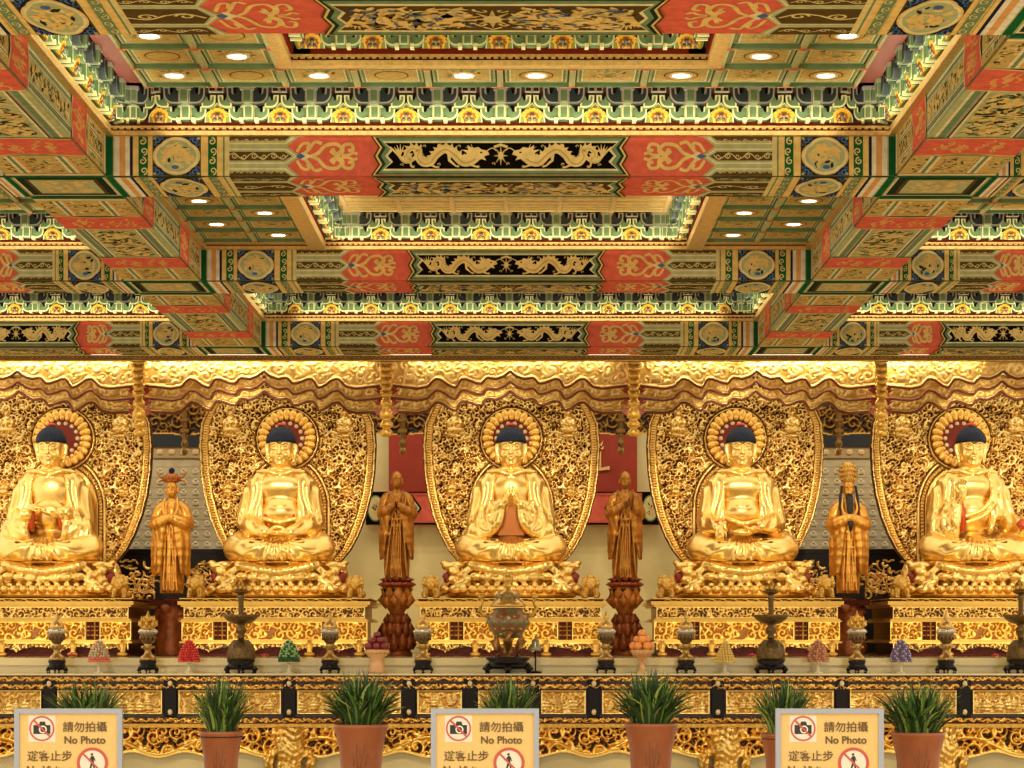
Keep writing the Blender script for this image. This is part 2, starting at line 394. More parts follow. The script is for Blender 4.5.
def draw_long(p, hl, H, rnd):
    p.s = 1
    p.rect(-hl, hl, -H/2, H/2, 'sage', 0)
    def wav(u, amp, n=8): return [(u+amp*math.cos(i/n*2*PI), -H/2+H*i/n) for i in range(n+1)]
    pw = .72
    p.rect(-pw, pw, -H/2, H/2, 'sage', 1)
    for k, mm in ((.06,'cream'),(.09,'green'),(.15,'grey'),(.18,'brown'),(.20,'cream'),(.225,'sage')):
        p.rect(-pw, pw, -H/2+k*H, H/2-k*H, mm, 1+k*20)
    g0 = H/2-.225*H
    blobs(p, -pw+.02, pw-.02, -g0, g0, 420, .15 if H > .5 else .10, ['gold','gold','tan','gold','pale','deep','green','brown'], 6.5, rnd, .8)
    for s in (-1, 1):
        p.s = s
        a = wav(pw, .02); b = wav(1.28, .035)
        p.poly(a+b[::-1], 'red', 8)
        p.strip(a, .022, 'pale', 9); p.strip(b, .022, 'pale', 9)
        for i in range(14):
            v = rnd.uniform(-.38, .38)*H; u = rnd.uniform(pw+.12, 1.1)
            p.curve([(u-.1,v),(u-.03,v+.03*H),(u+.04,v-.03*H),(u+.12,v)], .018, 'orange', 9)
        p.rect(1.31, 1.98, -H/2, H/2, 'tan', 7)
        b = wav(1.3,.035); 
        blobs(p, 1.36, 1.96, -H/2, H/2, 130, .09, ['gold','brown','pale','green','brown'], 7.5, rnd, .7)
        for q in (-.25, .25):
            for k, mm in ((-.07,'cream'),(-.035,'green'),(0,'cream'),(.03,'orange')):
                p.poly([(1.33,(q+k)*H),(1.33,(q+k+.03)*H),(1.95,(q+k+.03)*H),(1.95,(q+k)*H)], mm, 8.5)
        p.rect(1.98, 2.0, -H/2, H/2, 'gold', 9); p.rect(2.0, 2.03, -H/2, H/2, 'cream', 9); p.rect(2.03, 2.05, -H/2, H/2, 'grey', 9)
        p.rect(2.05, hl, -H/2, H/2, 'dkgreen', 9)
    p.s = 1

def beam_mesh(D, seed):
    """cross beam of one bay, local origin bottom centre of the front face; y depth"""
    mb = MB(); e = D['end']; h = ZT-ZB; rnd = random.Random(seed)
    mb.box(-e, e, .0, BT, 0, h, PI_['green'])
    front = MB(); p = Pat(front, (0,-.001,h/2), (1,0,0), (0,0,1), (0,-1,0)); draw_beam(p, D, h, rnd)
    under = MB(); p = Pat(under, (0,BT/2,-.001), (1,0,0), (0,1,0), (0,0,-1)); draw_beam(p, D, BT, rnd, 'brown', True)
    return mb.mesh('beam_core', PMATS), front.mesh('painted_front', PMATS), under.mesh('painted_underside', PMATS)
BM = {'C': beam_mesh(DC, 3), 'S': beam_mesh(DS, 5)}
rowname = ['nearest row at photo top', 'second row from front', 'third row from front', 'rearmost row above gilded valance']
colname = ['left side bay', 'centre bay', 'right side bay']
for r in range(4):
    for c in range(3):
        if r == 0 and c != 1: pass
        k = 'C' if c == 1 else 'S'
        e = empty('painted_ceiling_beam', (XS[c], YF[r], ZB), 'painted dragon beam, %s, %s' % (rowname[r], colname[c]), 'beam')
        obj('beam_core', BM[k][0], e); obj('dragon_front', BM[k][1], e); obj('painted_underside', BM[k][2], e)
# long beams, one length per bay
def long_mesh(seed, hl=2.125):
    rnd = random.Random(seed); h = ZT-ZB; w = LB/2
    core = MB(); core.box(-w, w, -hl, hl, 0, h, PI_['sage'])
    under = MB(); p = Pat(under, (0,0,-.001), (0,1,0), (1,0,0), (0,0,-1)); draw_long(p, hl, LB, rnd)
    sides = []
    for s in (-1, 1):
        m = MB(); p = Pat(m, (s*(w+.001),0,h/2), (0,1,0), (0,0,1), (s,0,0)); draw_long(p, hl, h, rnd); sides.append(m.mesh('painted_side', PMATS))
    return core.mesh('beam_core', PMATS), under.mesh('painted_underside', PMATS), sides
LM = long_mesh(9)
for r in range(3):
    for s in (0, 1):
        xc = (XL[0]+XL[1])/2 if s == 0 else (XL[2]+XL[3])/2
        hb_ = (YF[r+1]-YF[r]-BT)/2; yc = YF[r]+BT+hb_
        sy_ = (1, hb_/2.125, 1)
        e = empty('painted_lengthwise_beam', (xc, yc, ZB), 'painted lengthwise beam with red bands, %s of centre bay, %s' % (('left','right')[s], ('foremost length','middle length','rearmost length')[r]), 'beam')
        obj('beam_core', LM[0], e, scale=sy_); obj('painted_underside', LM[1], e, scale=sy_); obj('painted_side', LM[2][0], e, scale=sy_); obj('painted_side', LM[2][1], e, scale=sy_)
# junction blocks
def junction_mesh():
    rnd = random.Random(2); mb = MB(); w = LB/2; d = BT/2; h = ZT-ZB
    mb.box(-w, w, -d, d, 0, h, PI_['dkgreen'])
    p = Pat(mb, (0,0,-.001), (1,0,0), (0,1,0), (0,0,-1))
    for k, mm in ((0,'sage'),(.02,'cream'),(.035,'deep'),(.09,'brown'),(.12,'sage')):
        p.rect(-w+k, w-k, -d+k, d-k, mm, 1+k*30)
    blobs(p, -w+.12, w-.12, -d+.12, d-.12, 110, .1, ['gold','tan','gold','pale'], 5.5, rnd)
    for s in (-1, 1):
        p = Pat(mb, (0,s*(d+.001),h/2), (1,0,0), (0,0,1), (0,s,0))
        p.rect(-w, w, -h/2, h/2, 'sage', 1); p.rect(-w+.02, w-.02, -h/2+.02, h/2-.02, 'green', 2); blobs(p, -w+.05, w-.05, -h/2+.03, h/2-.03, 60, .08, ['gold','tan','pale'], 3, rnd)
    return mb.mesh('beam_junction', PMATS)
JM = junction_mesh()
for r in range(4):
    for s in (0, 1):
        xc = (XL[0]+XL[1])/2 if s == 0 else (XL[2]+XL[3])/2
        o = obj('beam_junction_block', JM, None, (xc, YF[r]+BT/2, ZB))
        tag(o, 'green and gold beam junction block, %s end of %s' % (('left','right')[s], rowname[r]), 'beam block')

# ------------------------------------------------------------------ bracket (dougong), flame ornament
def bracket_mesh():
    """front at -y; leans toward the viewer as it rises. z 0..0.225, lean .2"""
    mb = MB(); M_ = ['bracket_cream','green','navy','silver']
    mats = [GLOWL, PA['green'], mat('bracket_blue','#1d3138',.4), mat('bracket_silver','#b9b5a6',.35,.2), mat('bracket_dark','#1a0f08',.8)]
    def cup(cx, z0, w, h, y0, th, mo, mi, s):
        """one curved arm: quarter bowl opening upward, outline then inner face"""
        def shape(k):
            pts = []
            x0, x1 = cx+s*k, cx+s*(w-k)
            pts += [(x0, z0+k), (x0, z0+h-k*.9), (x0+s*w*.26, z0+h-k*.9), (x0+s*w*.34, z0+h*.60), (x0+s*w*.5, z0+h*.54), (x0+s*w*.60, z0+h*.62) , (x0+s*w*.62, z0+h-k*.9), (x1, z0+h-k*.9)]
            for i in range(1, 7):
                a = i/6*PI/2
                pts.append((cx+s*(w*.45+(w*.55-k)*math.cos(a)), z0+h*.65-(h*.65-k)*math.sin(a)))
            return pts if s < 0 else pts[::-1]
        mb.extr(shape(0), y0, y0+th, mo, mi)
        mb.extr(shape(.0125), y0-.004, y0, mi)
    def bar(x0, x1, z0, z1, y0, th, mo, mi, k=.008):
        mb.box(x0, x1, y0+.003, y0+th, z0, z1, mi); mb.box(x0, x1, y0, y0+.003, z0, z1, mo); mb.box(x0+k, x1-k, y0-.006, y0, z0+k, z1-k, mi)
    # lower tier at the wall, upper tier further out
    for s in (-1, 1):
        cup(s*.030, .0, .118, .100, -.085, .06, 0, 1, s)
        cup(s*.118, .082, .102, .092, -.125, .06, 0, 1, s)
        cup(s*.030, .100, .120, .122, -.175, .07, 3, 2, s)
        mb.box(s*.055-.014, s*.055+.014, -.10, -.02, -.014, .016, 0)
        mb.box(s*.20-.026, s*.20+.026, -.17, -.13, .188, .222, 3); mb.box(s*.20-.018, s*.20+.018, -.176, -.17, .194, .216, 4)  # silver end block with a near-black inset on its front
    bar(-.034, .034, .0, .100, -.115, .10, 0, 1, .011)
    bar(-.034, .034, .105, .225, -.200, .18, 3, 1, .011)
    mb.box(-.05, .05, -.21, -.10, .195, .223, 3); mb.box(-.05, .05, -.13, -.02, .098, .112, 3)
    return mb.mesh('bracket', mats)
def flame_mesh():
    mb = MB()
    mats = [mat('flame_gold','#efb62e',.4,.1), mat('flame_red','#9a5a1c',.5), mat('bead_silver','#6f6c66',.3,.5), mat('arch_green','#7d8a3e',.5), GLOWL]
    # pointed arch outline behind
    def arch(w, h):
        pts = []
        for i in range(13):
            t = i/12; a = PI*t; r = 1
            x = -w*math.cos(a); z = h*(math.sin(a)**.8)*(.72)+ (h*.28*max(0, 1-abs(x)/(w*.45)))
            pts.append((x, z))
        return pts
    mb.extr(arch(.086,.128)[::-1], -.04, -.02, 4, 3); mb.extr(arch(.079,.118)[::-1], -.045, -.04, 3)
    def fl(w, h, n=13):
        pts = [(-w*.7, 0)]
        for i in range(n):
            a = PI*(1.08-1.16*i/(n-1)); r = 1 if i % 2 else .8
            pts.append((w*r*math.cos(a), h*.42+h*.52*r*math.sin(a)*(1.1 if i == n//2 else 1)))
        return pts+[(w*.7, 0)]
    mb.extr(fl(.072,.105,17)[::-1], -.055, -.045, 0); mb.extr(fl(.050,.078,13)[::-1], -.060, -.055, 1); mb.extr(fl(.036,.06,11)[::-1], -.063, -.060, 0)
    for x, z in ((-.017,.02),(.017,.02),(0,.046)): mb.ell((x,-.066,z), (.015,.012,.015), 8, 6, 2)
    return mb.mesh('flame_ornament', mats)
COVES = []
BRK = bracket_mesh(); FLM = flame_mesh()
def frieze(label, c, ux, n, rz, pitch=.463, zb=ZK0, extra=.5, flames=True, corner=0):
    """row of n brackets centred at c (wall line at base), facing -y rotated by rz"""
    e = empty('bracket_frieze', (c[0], c[1], zb), label, 'bracket frieze', rz=rz)
    L = (n-1)*pitch/2+pitch*extra
    mb = MB()
    mb.add([(-L,0,-.035),(L,0,-.035),(L,-.01,0),(-L,-.01,0),(L,-.035,.12),(-L,-.035,.12),(L,-.14,ZC-ZK0),(-L,-.14,ZC-ZK0)], [(0,1,2,3),(3,2,4,5),(5,4,6,7)], 0)
    mb.box(-L, L, -.01, .02, -.035, 0, 1)
    mb.obj('backing_board', [PA['ruddy'] if False else mat('frieze_ground2','#4a2410',.7,noise=.4,nscale=8), PA['maroon']], e)
    for i in range(n):
        obj('bracket', BRK, e, ((i-(n-1)/2)*pitch, 0, 0), scale=(pitch/.463*1.02,1,1))
        if flames and i < n-1: obj('flame_ornament', FLM, e, ((i-(n-2)/2)*pitch, -.02, 0), rot=(.3,0,0), scale=(1.12,1,1.12))
    if corner:
        for s in (-1, 1):
            obj('corner_bracket', BRK, e, (s*(corner-.02), -.02, 0), rot=(0,0,-s*PI/4), scale=(.8,1.25,1))
            obj('corner_bracket', BRK, e, (s*(corner-.20), -.0, 0), rot=(0,0,-s*.2), scale=(.72,1,1))
    COVES.append(((c[0], c[1], zb), rz, 2*L))
    for s in (-1, 1):
        if flames: obj('flame_ornament', FLM, e, (s*(n/2)*pitch*.985, -.02, 0), rot=(.3,0,0), scale=(1,1,1.1))
    return e
# gold cornice rim with dentils: rectangular frame looking up
def rim(name_n, x0, x1, y0, y1, z0, z1, w, label=None, far=True, near=False, sides=(1,1)):
    """moulding inside an opening x0..x1,y0..y1, projecting inward by w"""
    mb = MB(); hz = z1-z0
    def seg(a, b, s, axis):
        if axis == 'x':
            lo, hi = (a[1]-w, a[1]) if s < 0 else (a[1], a[1]+w)
            mb.box(a[0], b[0], lo+ (w*.0), hi, z0, z0+hz*.45, 0)
            q = .02
            mb.box(a[0], b[0], lo+(q if s < 0 else 0), hi-(0 if s < 0 else q), z0+hz*.45, z0+hz*.62, 1)
            mb.box(a[0], b[0], lo+(.008 if s<0 else 0), hi-(0 if s<0 else .008), z0+hz*.8, z1, 0)
            n = int((b[0]-a[0])/.05)
            for i in range(n):
                x = a[0]+(b[0]-a[0])*(i+.5)/n
                mb.box(x-.015, x+.015, lo+(.004 if s<0 else 0), hi-(0 if s<0 else .004), z0+hz*.62, z0+hz*.8, 0)
            mb.box(a[0], b[0], lo+(.03 if s < 0 else 0), hi-(0 if s < 0 else .03), z0+hz*.6, z1, 1)
        else:
            lo, hi = (a[0]-w, a[0]) if s < 0 else (a[0], a[0]+w)
            a = (a[0], a[1]+(w if near else 0)); b = (b[0], b[1]-(w if far else 0))
            mb.box(lo, hi, a[1], b[1], z0, z0+hz*.45, 0)
            mb.box(lo+(.02 if s < 0 else 0), hi-(0 if s < 0 else .02), a[1], b[1], z0+hz*.45, z0+hz*.62, 1)
            mb.box(lo+(.008 if s<0 else 0), hi-(0 if s<0 else .008), a[1], b[1], z0+hz*.62, z1, 0)
    if far: seg((x0,y1),(x1,y1),-1,'x')
    if near: seg((x0,y0),(x1,y0),1,'x')
    if sides[0]: seg((x0,y0),(x0,y1),1,'y')
    if sides[1]: seg((x1,y0),(x1,y1),-1,'y')
    o = mb.obj('trim_%d' % name_n, [mat('cornice_gold','#e2bc74',.38,.35,noise=.25,nscale=30), PA['maroon']])
    tag(o, kind='structure'); return o

# coffer tile
def tile_mesh(seed, var):
    rnd = random.Random(seed); mb = MB(); p = Pat(mb, (0,0,0), (1,0,0), (0,1,0), (0,0,-1), step=.0015)
    a, b = .262, .275
    p.rect(-a, a, -b, b, 'brown', 0)
    for k, mm in ((.035,'sage'),(.05,'green'),(.068,'cream'),(.076,'tan'),(.10,'sage'),(.108,'tan')):
        p.rect(-a+k, a-k, -b+k, b-k, mm, 1+k*20)
    # raised ribs
    for s in (-1, 1):
        mb.box(s*a-(.022 if s>0 else 0), s*a+(.022 if s<0 else 0), -b, b, -.03, 0, PI_['sage'])
        mb.box(-a, a, s*b-(.022 if s>0 else 0), s*b+(.022 if s<0 else 0), -.03, 0, PI_['green'])
        for t in (-1, 1):
            p2 = Pat(mb, (s*a, t*b, -.032), (1,0,0), (0,1,0), (0,0,-1))
            p2.poly([(-s*.0,0),(-s*.075,-t*.0),(-s*.06,-t*.02),(-s*.02,-t*.02),(-s*.02,-t*.06),(0,-t*.075)], 'orange', 1)
            p2.poly([(0,0),(-s*.04,0),(-s*.03,-t*.012),(-s*.012,-t*.03),(0,-t*.04)], 'ruddy', 2)
    if var == 0:
        p.disc(0, 0, .15, .15, 'tan', 5, 22); p.disc(0, 0, .125, .125, 'brown', 6, 22); p.disc(0, 0, .115, .115, 'tan', 7, 22)
        for i in range(18): p.spiral(.165*math.cos(i*PI/9)*.95, .165*math.sin(i*PI/9), .02, 1, 'gold', 7, a0=i, w=.5)
    else:
        blobs(p, -.15, .15, -.16, .16, 90, .06, ['gold','brown','gold','pale','green'], 4.5, rnd)
        p.disc(0, 0, .055, .055, 'tan', 6, 14); p.disc(0, 0, .03, .03, 'green', 7, 10)
        for i in range(8): p.spiral(.09*math.cos(i*PI/4), .09*math.sin(i*PI/4), .03, 1, 'gold', 6.5, a0=i*PI/4, w=.5)
    return mb.mesh('coffer_panel', PMATS)
TILES = [tile_mesh(1, 0), tile_mesh(2, 1), tile_mesh(3, 1)]
# downlight
def dl_parts():
    t = MB(); t.lathe([(.085,0),(.085,-.012),(.072,-.016),(.066,-.006),(.066,0)], n=20)
    l = MB(); l.lathe([(.064,-.004),(.058,-.010),(.03,-.014),(.002,-.015)], n=20)
    return t.mesh('trim_ring', mat('lamp_trim','#e8d9b8',.3,.3)), l.mesh('lens', mat('lamp_glow','#fff0cc',.4,emit=14))
DLT, DLL = dl_parts()
def downlight(x, y, z, label):
    e = empty('ceiling_downlight', (x, y, z), label, 'downlight', 'round white downlights in the coffers')
    obj('trim_ring', DLT, e); obj('lens', DLL, e)
def coffer(x, y, z, par, k, sx=1, sy=1): obj('coffer_panel', TILES[k], par, (x, y, z), scale=(sx, sy, 1))

tn = 1
for r in range(3):
    y0, y1 = YF[r]+BT, YF[r+1]
    for c in range(3):
        xc, hw = XS[c], HW[c]
        type2 = (c == 1 and r == 1)
        dark = ('front','middle','rear')[r]+' coffer row'
        rim(tn, xc-hw-.0, xc+hw+.0, y0, y1, ZT, ZR, .06); tn += 1
        # risers above the rim so nothing shows through
        top = MB(); top.box(xc-hw-LB, xc+hw+LB, y0-.0, y1+BT, 6.0, 6.05); 
        ce = empty('ceiling', (xc, (y0+y1)/2, 6.0), kind='structure')
        pm = MB()
        pm.box(-hw-.3, hw+.3, -2.3, 2.3, .05, .1, 0)
        for s in (-1, 1):
            hy_ = (y1-y0)/2; pm.box(s*(hw+.03)-.02, s*(hw+.03)+.02, -hy_, hy_, ZT-6, .05, 1); pm.box(-hw, hw, s*(hy_+.03)-.02, s*(hy_+.03)+.02, ZT-6, .05, 1)
        pm.obj('ceiling_box', [PA['sage'], mat('frieze_ground','#6b2c14',.6,noise=.4,nscale=8)], ce)
        zc = ZC
        if not type2:
            ins = .275; insn = .12 if r else -.06
            nx = 10 if c == 1 else 7; ny = 7
            tw = 2*(hw-.33)/nx; tl = (y1-y0-ins-insn)/ny
            io = 2; inn = 1
            for i in range(nx):
                for j in range(ny):
                    if io <= i < nx-io and inn <= j < ny-1: continue
                    x = xc-(hw-.33)+tw*(i+.5); y = y0+insn+tl*(j+.5)
                    coffer(x-xc, y-(y0+y1)/2, zc-6, ce, 0 if (i+j) % 2 else 1+(i % 2), tw/.524, tl/.55)
                    jf = ny-1-j
                    on = ((i if i < nx/2 else nx-1-i)+jf) % 2 == 0
                    if r == 0 and c == 1 and on and (jf < 3): downlight(x, y, zc-.003, 'front coffer downlight, %s half, %s row, %s from the side frieze' % ('left' if i < nx/2 else 'right', ('rear','second','third')[jf], ('first','second','third','fourth','fifth')[min(i, nx-1-i)]))
                    if r == 1 and c == 2 and i == 0 and j == 2: downlight(x, y, zc-.003, 'lone downlight in the right side bay behind second cross beam')
            # flat border between frieze top and tiles
            b = MB()
            for s in (-1, 1): b.box(s*(hw-.26)-.08, s*(hw-.26)+.08, -(y1-y0)/2, (y1-y0)/2, zc-6, zc-5.97, 0)
            b.box(-hw, hw, (y1-y0)/2-.29, (y1-y0)/2-.15, zc-6, zc-5.97, 0)
            b.obj('ceiling_border', [mat('border_plum','#8a4438',.6)], ce)
            if r == 0 and c == 1 or r == 2 or c != 1:
                n = 11 if c == 1 else 8
                pt = .463 if c == 1 else .49
                frieze('green cream bracket frieze, far wall of %s, %s' % (dark, colname[c]), (xc, y1-.0), 1, n, 0, pitch=pt, extra=.85, corner=hw)
                if c == 1:
                    for s in (-1, 1):
                        frieze('green cream bracket frieze, %s side of %s, %s' % ('left' if s < 0 else 'right', dark, colname[c]), (xc+s*hw, (y0+y1)/2), 1, 8, -s*PI/2, pitch=.463, extra=.8)
            # inner opening
            ix0, ix1 = xc-(hw-.33)+tw*io, xc+(hw-.33)-tw*io; iy0, iy1 = y0+insn+tl*inn, y1-ins-tl*inn
            if c == 1:
                rim(tn, ix0, ix1, iy0, iy1, zc-.03, zc+.05, .10, near=True); tn += 1
                if r == 0:
                    hx = (ix1-ix0)/2-.10
                    frieze('small bracket frieze on far side of upper opening, front coffer', (xc, iy1-.10), 1, 6, 0, pitch=hx*2/6.6, zb=zc+.085)
                    for s in (-1, 1): frieze('small bracket frieze on %s side of upper opening, front coffer' % ('left' if s<0 else 'right'), (xc+s*(hx), (iy0+iy1)/2), 1, 5, -s*PI/2, pitch=.463, zb=zc+.085, extra=.8)
        else:
            # low coffered strips left and right, opening between with brackets
            zl = ZT+.045; hi_ = 1.80; tw = .50; 
            for s in (-1, 1):
                for i in range(2):
                    for j in range(7):
                        tl = (y1-y0)/7.6
                        x = s*(hw-.06-tw*(i+.5)); y = y1-.36-tl*(j+.5)
                        coffer(x, y-(y0+y1)/2, zl-6, ce, 0 if (i+j) % 2 else 1+i, tw/.524, tl/.55)
                        if (i+j) % 2 == 1 and j < 4 : downlight(xc+x, y, zl-.003, 'middle coffer downlight, strip %s of the opening, %s row from rear' % ('left' if s < 0 else 'right', ('first','second','third','fourth')[j]))
                b = MB(); b.box(s*(hi_-.0)-.075, s*(hi_-.0)+.075, -(y1-y0)/2, (y1-y0)/2, zl-6-.05, zl-6+.05, 0)
                b.box(s*(hw-.02)-.06, s*(hw-.02)+.06, -(y1-y0)/2, (y1-y0)/2, zl-6-.005, zl-6+.05, 0); b.box(min(s*hi_,s*hw), max(s*hi_,s*hw), (y1-y0)/2-.37, (y1-y0)/2, zl-6-.002, zl-6+.05, 0)
                b.obj('gold_plank', [MATS['cornice_gold']], ce)
                frieze('green and cream bracket frieze on the %s side of the middle opening' % ('left' if s < 0 else 'right'), (xc+s*(hi_-.07), (y0+y1)/2), 1, 8, -s*PI/2, pitch=.463, extra=.8)
            frieze('green and cream bracket frieze on the far side of the middle opening', (xc, y1), 1, 7, 0, pitch=.478, extra=.62, corner=1.73)
            b = MB(); b.box(-1.65, 1.65, -2.1, 1.93, zc-6, zc-5.96, 0)
            for i in range(8): b.box(-1.65, 1.65, 1.9-.09*i*i*.2-.05, 1.9-.09*i*i*.2-.035, zc-6-.01, zc-6, 1)
            for i in range(-3, 4): b.box(i*.5-.02, i*.5+.02, -2.1, 1.9, zc-6-.012, zc-6, 0)
            b.obj('gold_plank', [MATS['cornice_gold'], PA['pale']], ce)
# ------------------------------------------------------------------ implicit surfaces -> one continuous mesh
class Field:
    def __init__(s, lo, hi, res):
        s.lo = np.array(lo, float); s.res = res
        s.n = np.ceil((np.array(hi)-s.lo)/res).astype(int)+1
        s.F = np.full(s.n, 9.0, np.float32)
        s.ax = [s.lo[i]+res*np.arange(s.n[i]) for i in range(3)]
    def _sl(s, a, b, m):
        i0 = np.clip(np.floor((np.minimum(a,b)-m-s.lo)/s.res).astype(int), 0, s.n-1); i1 = np.clip(np.ceil((np.maximum(a,b)+m-s.lo)/s.res).astype(int)+1, 1, s.n)
        sl = tuple(slice(i0[k], i1[k]) for k in range(3))
        G = np.meshgrid(*[s.ax[k][sl[k]].astype(np.float32) for k in range(3)], indexing='ij')
        return sl, G
    def _mix(s, sl, d, k, sub=False):
        f = s.F[sl]
        if sub:
            h = np.clip(.5-.5*(f+d)/k, 0, 1); s.F[sl] = f*(1-h)+(-d)*h+k*h*(1-h)
        else:
            h = np.clip(.5+.5*(f-d)/k, 0, 1); s.F[sl] = f*(1-h)+d*h-k*h*(1-h)
    def ell(s, c, r, k=.03, sub=False, rot=None, sym=False):
        c = np.array(c, float); r = np.array(r, float); rm = r.max() if rot else r
        sl, (X, Y, Z) = s._sl(c-rm, c+rm, .08)
        X = X-c[0]; Y = Y-c[1]; Z = Z-c[2]
        if rot:
            ax, a = rot; co, si = math.cos(a), math.sin(a)
            if ax == 'y': X, Z = X*co+Z*si, -X*si+Z*co
            elif ax == 'x': Y, Z = Y*co+Z*si, -Y*si+Z*co
            else: X, Y = X*co+Y*si, -X*si+Y*co
        k0 = np.sqrt((X/r[0])**2+(Y/r[1])**2+(Z/r[2])**2); k1 = np.sqrt((X/r[0]**2)**2+(Y/r[1]**2)**2+(Z/r[2]**2)**2)+1e-6
        s._mix(sl, k0*(k0-1)/k1, k, sub)
        if sym and abs(c[0]) > 1e-6: s.ell((-c[0],c[1],c[2]), r, k, sub, (rot[0], -rot[1]) if rot and rot[0] != 'x' else rot)
    def cap(s, a, b, ra, rb, k=.03, sub=False, sym=False, fy=1.0):
        a = np.array(a, float); b = np.array(b, float); rm = max(ra, rb)
        sl, (X, Y, Z) = s._sl(a, b, rm*1.05+.06)
        ab = b-a; L2 = (ab**2).sum()+1e-9
        h = np.clip(((X-a[0])*ab[0]+(Y-a[1])*ab[1]+(Z-a[2])*ab[2])/L2, 0, 1)
        dx, dy, dz = X-a[0]-h*ab[0], (Y-a[1]-h*ab[1])/fy, Z-a[2]-h*ab[2]
        s._mix(sl, np.sqrt(dx*dx+dy*dy+dz*dz)-(ra+(rb-ra)*h), k, sub)
        if sym: s.cap((-a[0],a[1],a[2]), (-b[0],b[1],b[2]), ra, rb, k, sub, False, fy)
    def path(s, pts, rad, k=.02, sym=False, sub=False, n=4):
        c = catmull(pts, n); 
        rr = np.interp(np.linspace(0,1,len(c)), np.linspace(0,1,len(rad)), rad) if hasattr(rad,'__len__') else [rad]*len(c)
        for i in range(len(c)-1): s.cap(c[i], c[i+1], rr[i], rr[i+1], k, sub, sym)
    def warp(s, fn):
        X, Y, Z = np.meshgrid(*[a.astype(np.float32) for a in s.ax], indexing='ij')
        s.F -= fn(X, Y, Z)
    def mesh(s, name, mats, mfn=None):
        Fm = s.F.copy()
        for a in range(3):
            for e in (0, -1):
                ix = [slice(None)]*3; ix[a] = e; Fm[tuple(ix)] = 9
        S = Fm < 0
        nx, ny, nz = Fm.shape
        cnt = np.zeros((nx-1, ny-1, nz-1), np.int8)
        C = [(i,j,k) for i in (0,1) for j in (0,1) for k in (0,1)]
        for c in C: cnt += S[c[0]:nx-1+c[0], c[1]:ny-1+c[1], c[2]:nz-1+c[2]]
        act = (cnt > 0) & (cnt < 8); idx = np.argwhere(act)
        pos = np.zeros((len(idx), 3)); num = np.zeros(len(idx))
        for c in C:
            for ax in range(3):
                if c[ax]: continue
                d = list(c); d[ax] = 1
                a = Fm[idx[:,0]+c[0], idx[:,1]+c[1], idx[:,2]+c[2]]; b = Fm[idx[:,0]+d[0], idx[:,1]+d[1], idx[:,2]+d[2]]
                m = (a < 0) != (b < 0); t = np.where(m, a/np.where(m, a-b, 1), 0)
                q = np.array(c, float)[None].repeat(len(idx), 0); q[:, ax] += t
                pos += q*m[:, None]; num += m
        V = s.lo+s.res*(idx+pos/num[:, None])
        vid = np.full((nx-1, ny-1, nz-1), -1, np.int64); vid[act] = np.arange(len(idx))
        faces = []
        for ax in range(3):
            o = [i for i in range(3) if i != ax]
            A = np.moveaxis(S, ax, 0)[:-1]; B = np.moveaxis(S, ax, 0)[1:]
            E = np.argwhere((A != B)[:, 1:-1, 1:-1])+np.array([0,1,1])
            E = E[(E[:,1] < (S.shape[o[0]]-1)) & (E[:,2] < (S.shape[o[1]]-1))]
            neg = A[E[:,0], E[:,1], E[:,2]]
            Vm = np.moveaxis(vid, ax, 0)
            q = np.stack([Vm[E[:,0], E[:,1]-1, E[:,2]-1], Vm[E[:,0], E[:,1], E[:,2]-1], Vm[E[:,0], E[:,1], E[:,2]], Vm[E[:,0], E[:,1]-1, E[:,2]]], 1)
            flip = ~neg if ax != 1 else neg
            q[flip] = q[flip][:, ::-1]; faces.append(q)
        Fc = np.concatenate(faces); Fc = Fc[(Fc >= 0).all(1)]
        mi = None
        if mfn is not None:
            cc = V[Fc].mean(1); mi = mfn(cc[:,0], cc[:,1], cc[:,2])
        return np_mesh(name, V, Fc, mats, mi)

# ------------------------------------------------------------------ hand: palm, four unequal bent fingers, thumb
def hand(f, wrist, dirv, palm_n, s=1.0, curl=.3, thumb=1, k=.008):
    """wrist point, direction of fingers, palm normal, s hand length"""
    d = Vector(dirv).normalized(); n = Vector(palm_n).normalized(); side = d.cross(n).normalized()*thumb
    w = Vector(wrist); L = s
    f.cap(w, w+d*.28*L, .16*L, .20*L, .02); 
    for i in (-1.5, -.5, .5, 1.5): f.cap(w+d*.12*L+side*i*.08*L, w+d*.46*L+side*i*.115*L, .10*L, .085*L, .012)
    for i, ln in zip((1.5,.5,-.5,-1.5), (.40,.47,.44,.34)):
        b = w+d*.46*L+side*i*.12*L
        a1 = curl*.6; a2 = curl*1.4
        p1 = b+(d*math.cos(a1)+n*math.sin(a1))*ln*L*.5; p2 = p1+(d*math.cos(a2)+n*math.sin(a2))*ln*L*.5
        f.cap(b, p1, .062*L, .055*L, k); f.cap(p1, p2, .055*L, .042*L, k)
    b = w+d*.14*L+side*.17*L
    p1 = b+(d*.6+side*.6+n*.3).normalized()*.24*L; p2 = p1+(d*.9+side*.1+n*.3).normalized()*.2*L
    f.cap(b, p1, .085*L, .065*L, .012); f.cap(p1, p2, .062*L, .048*L, k)

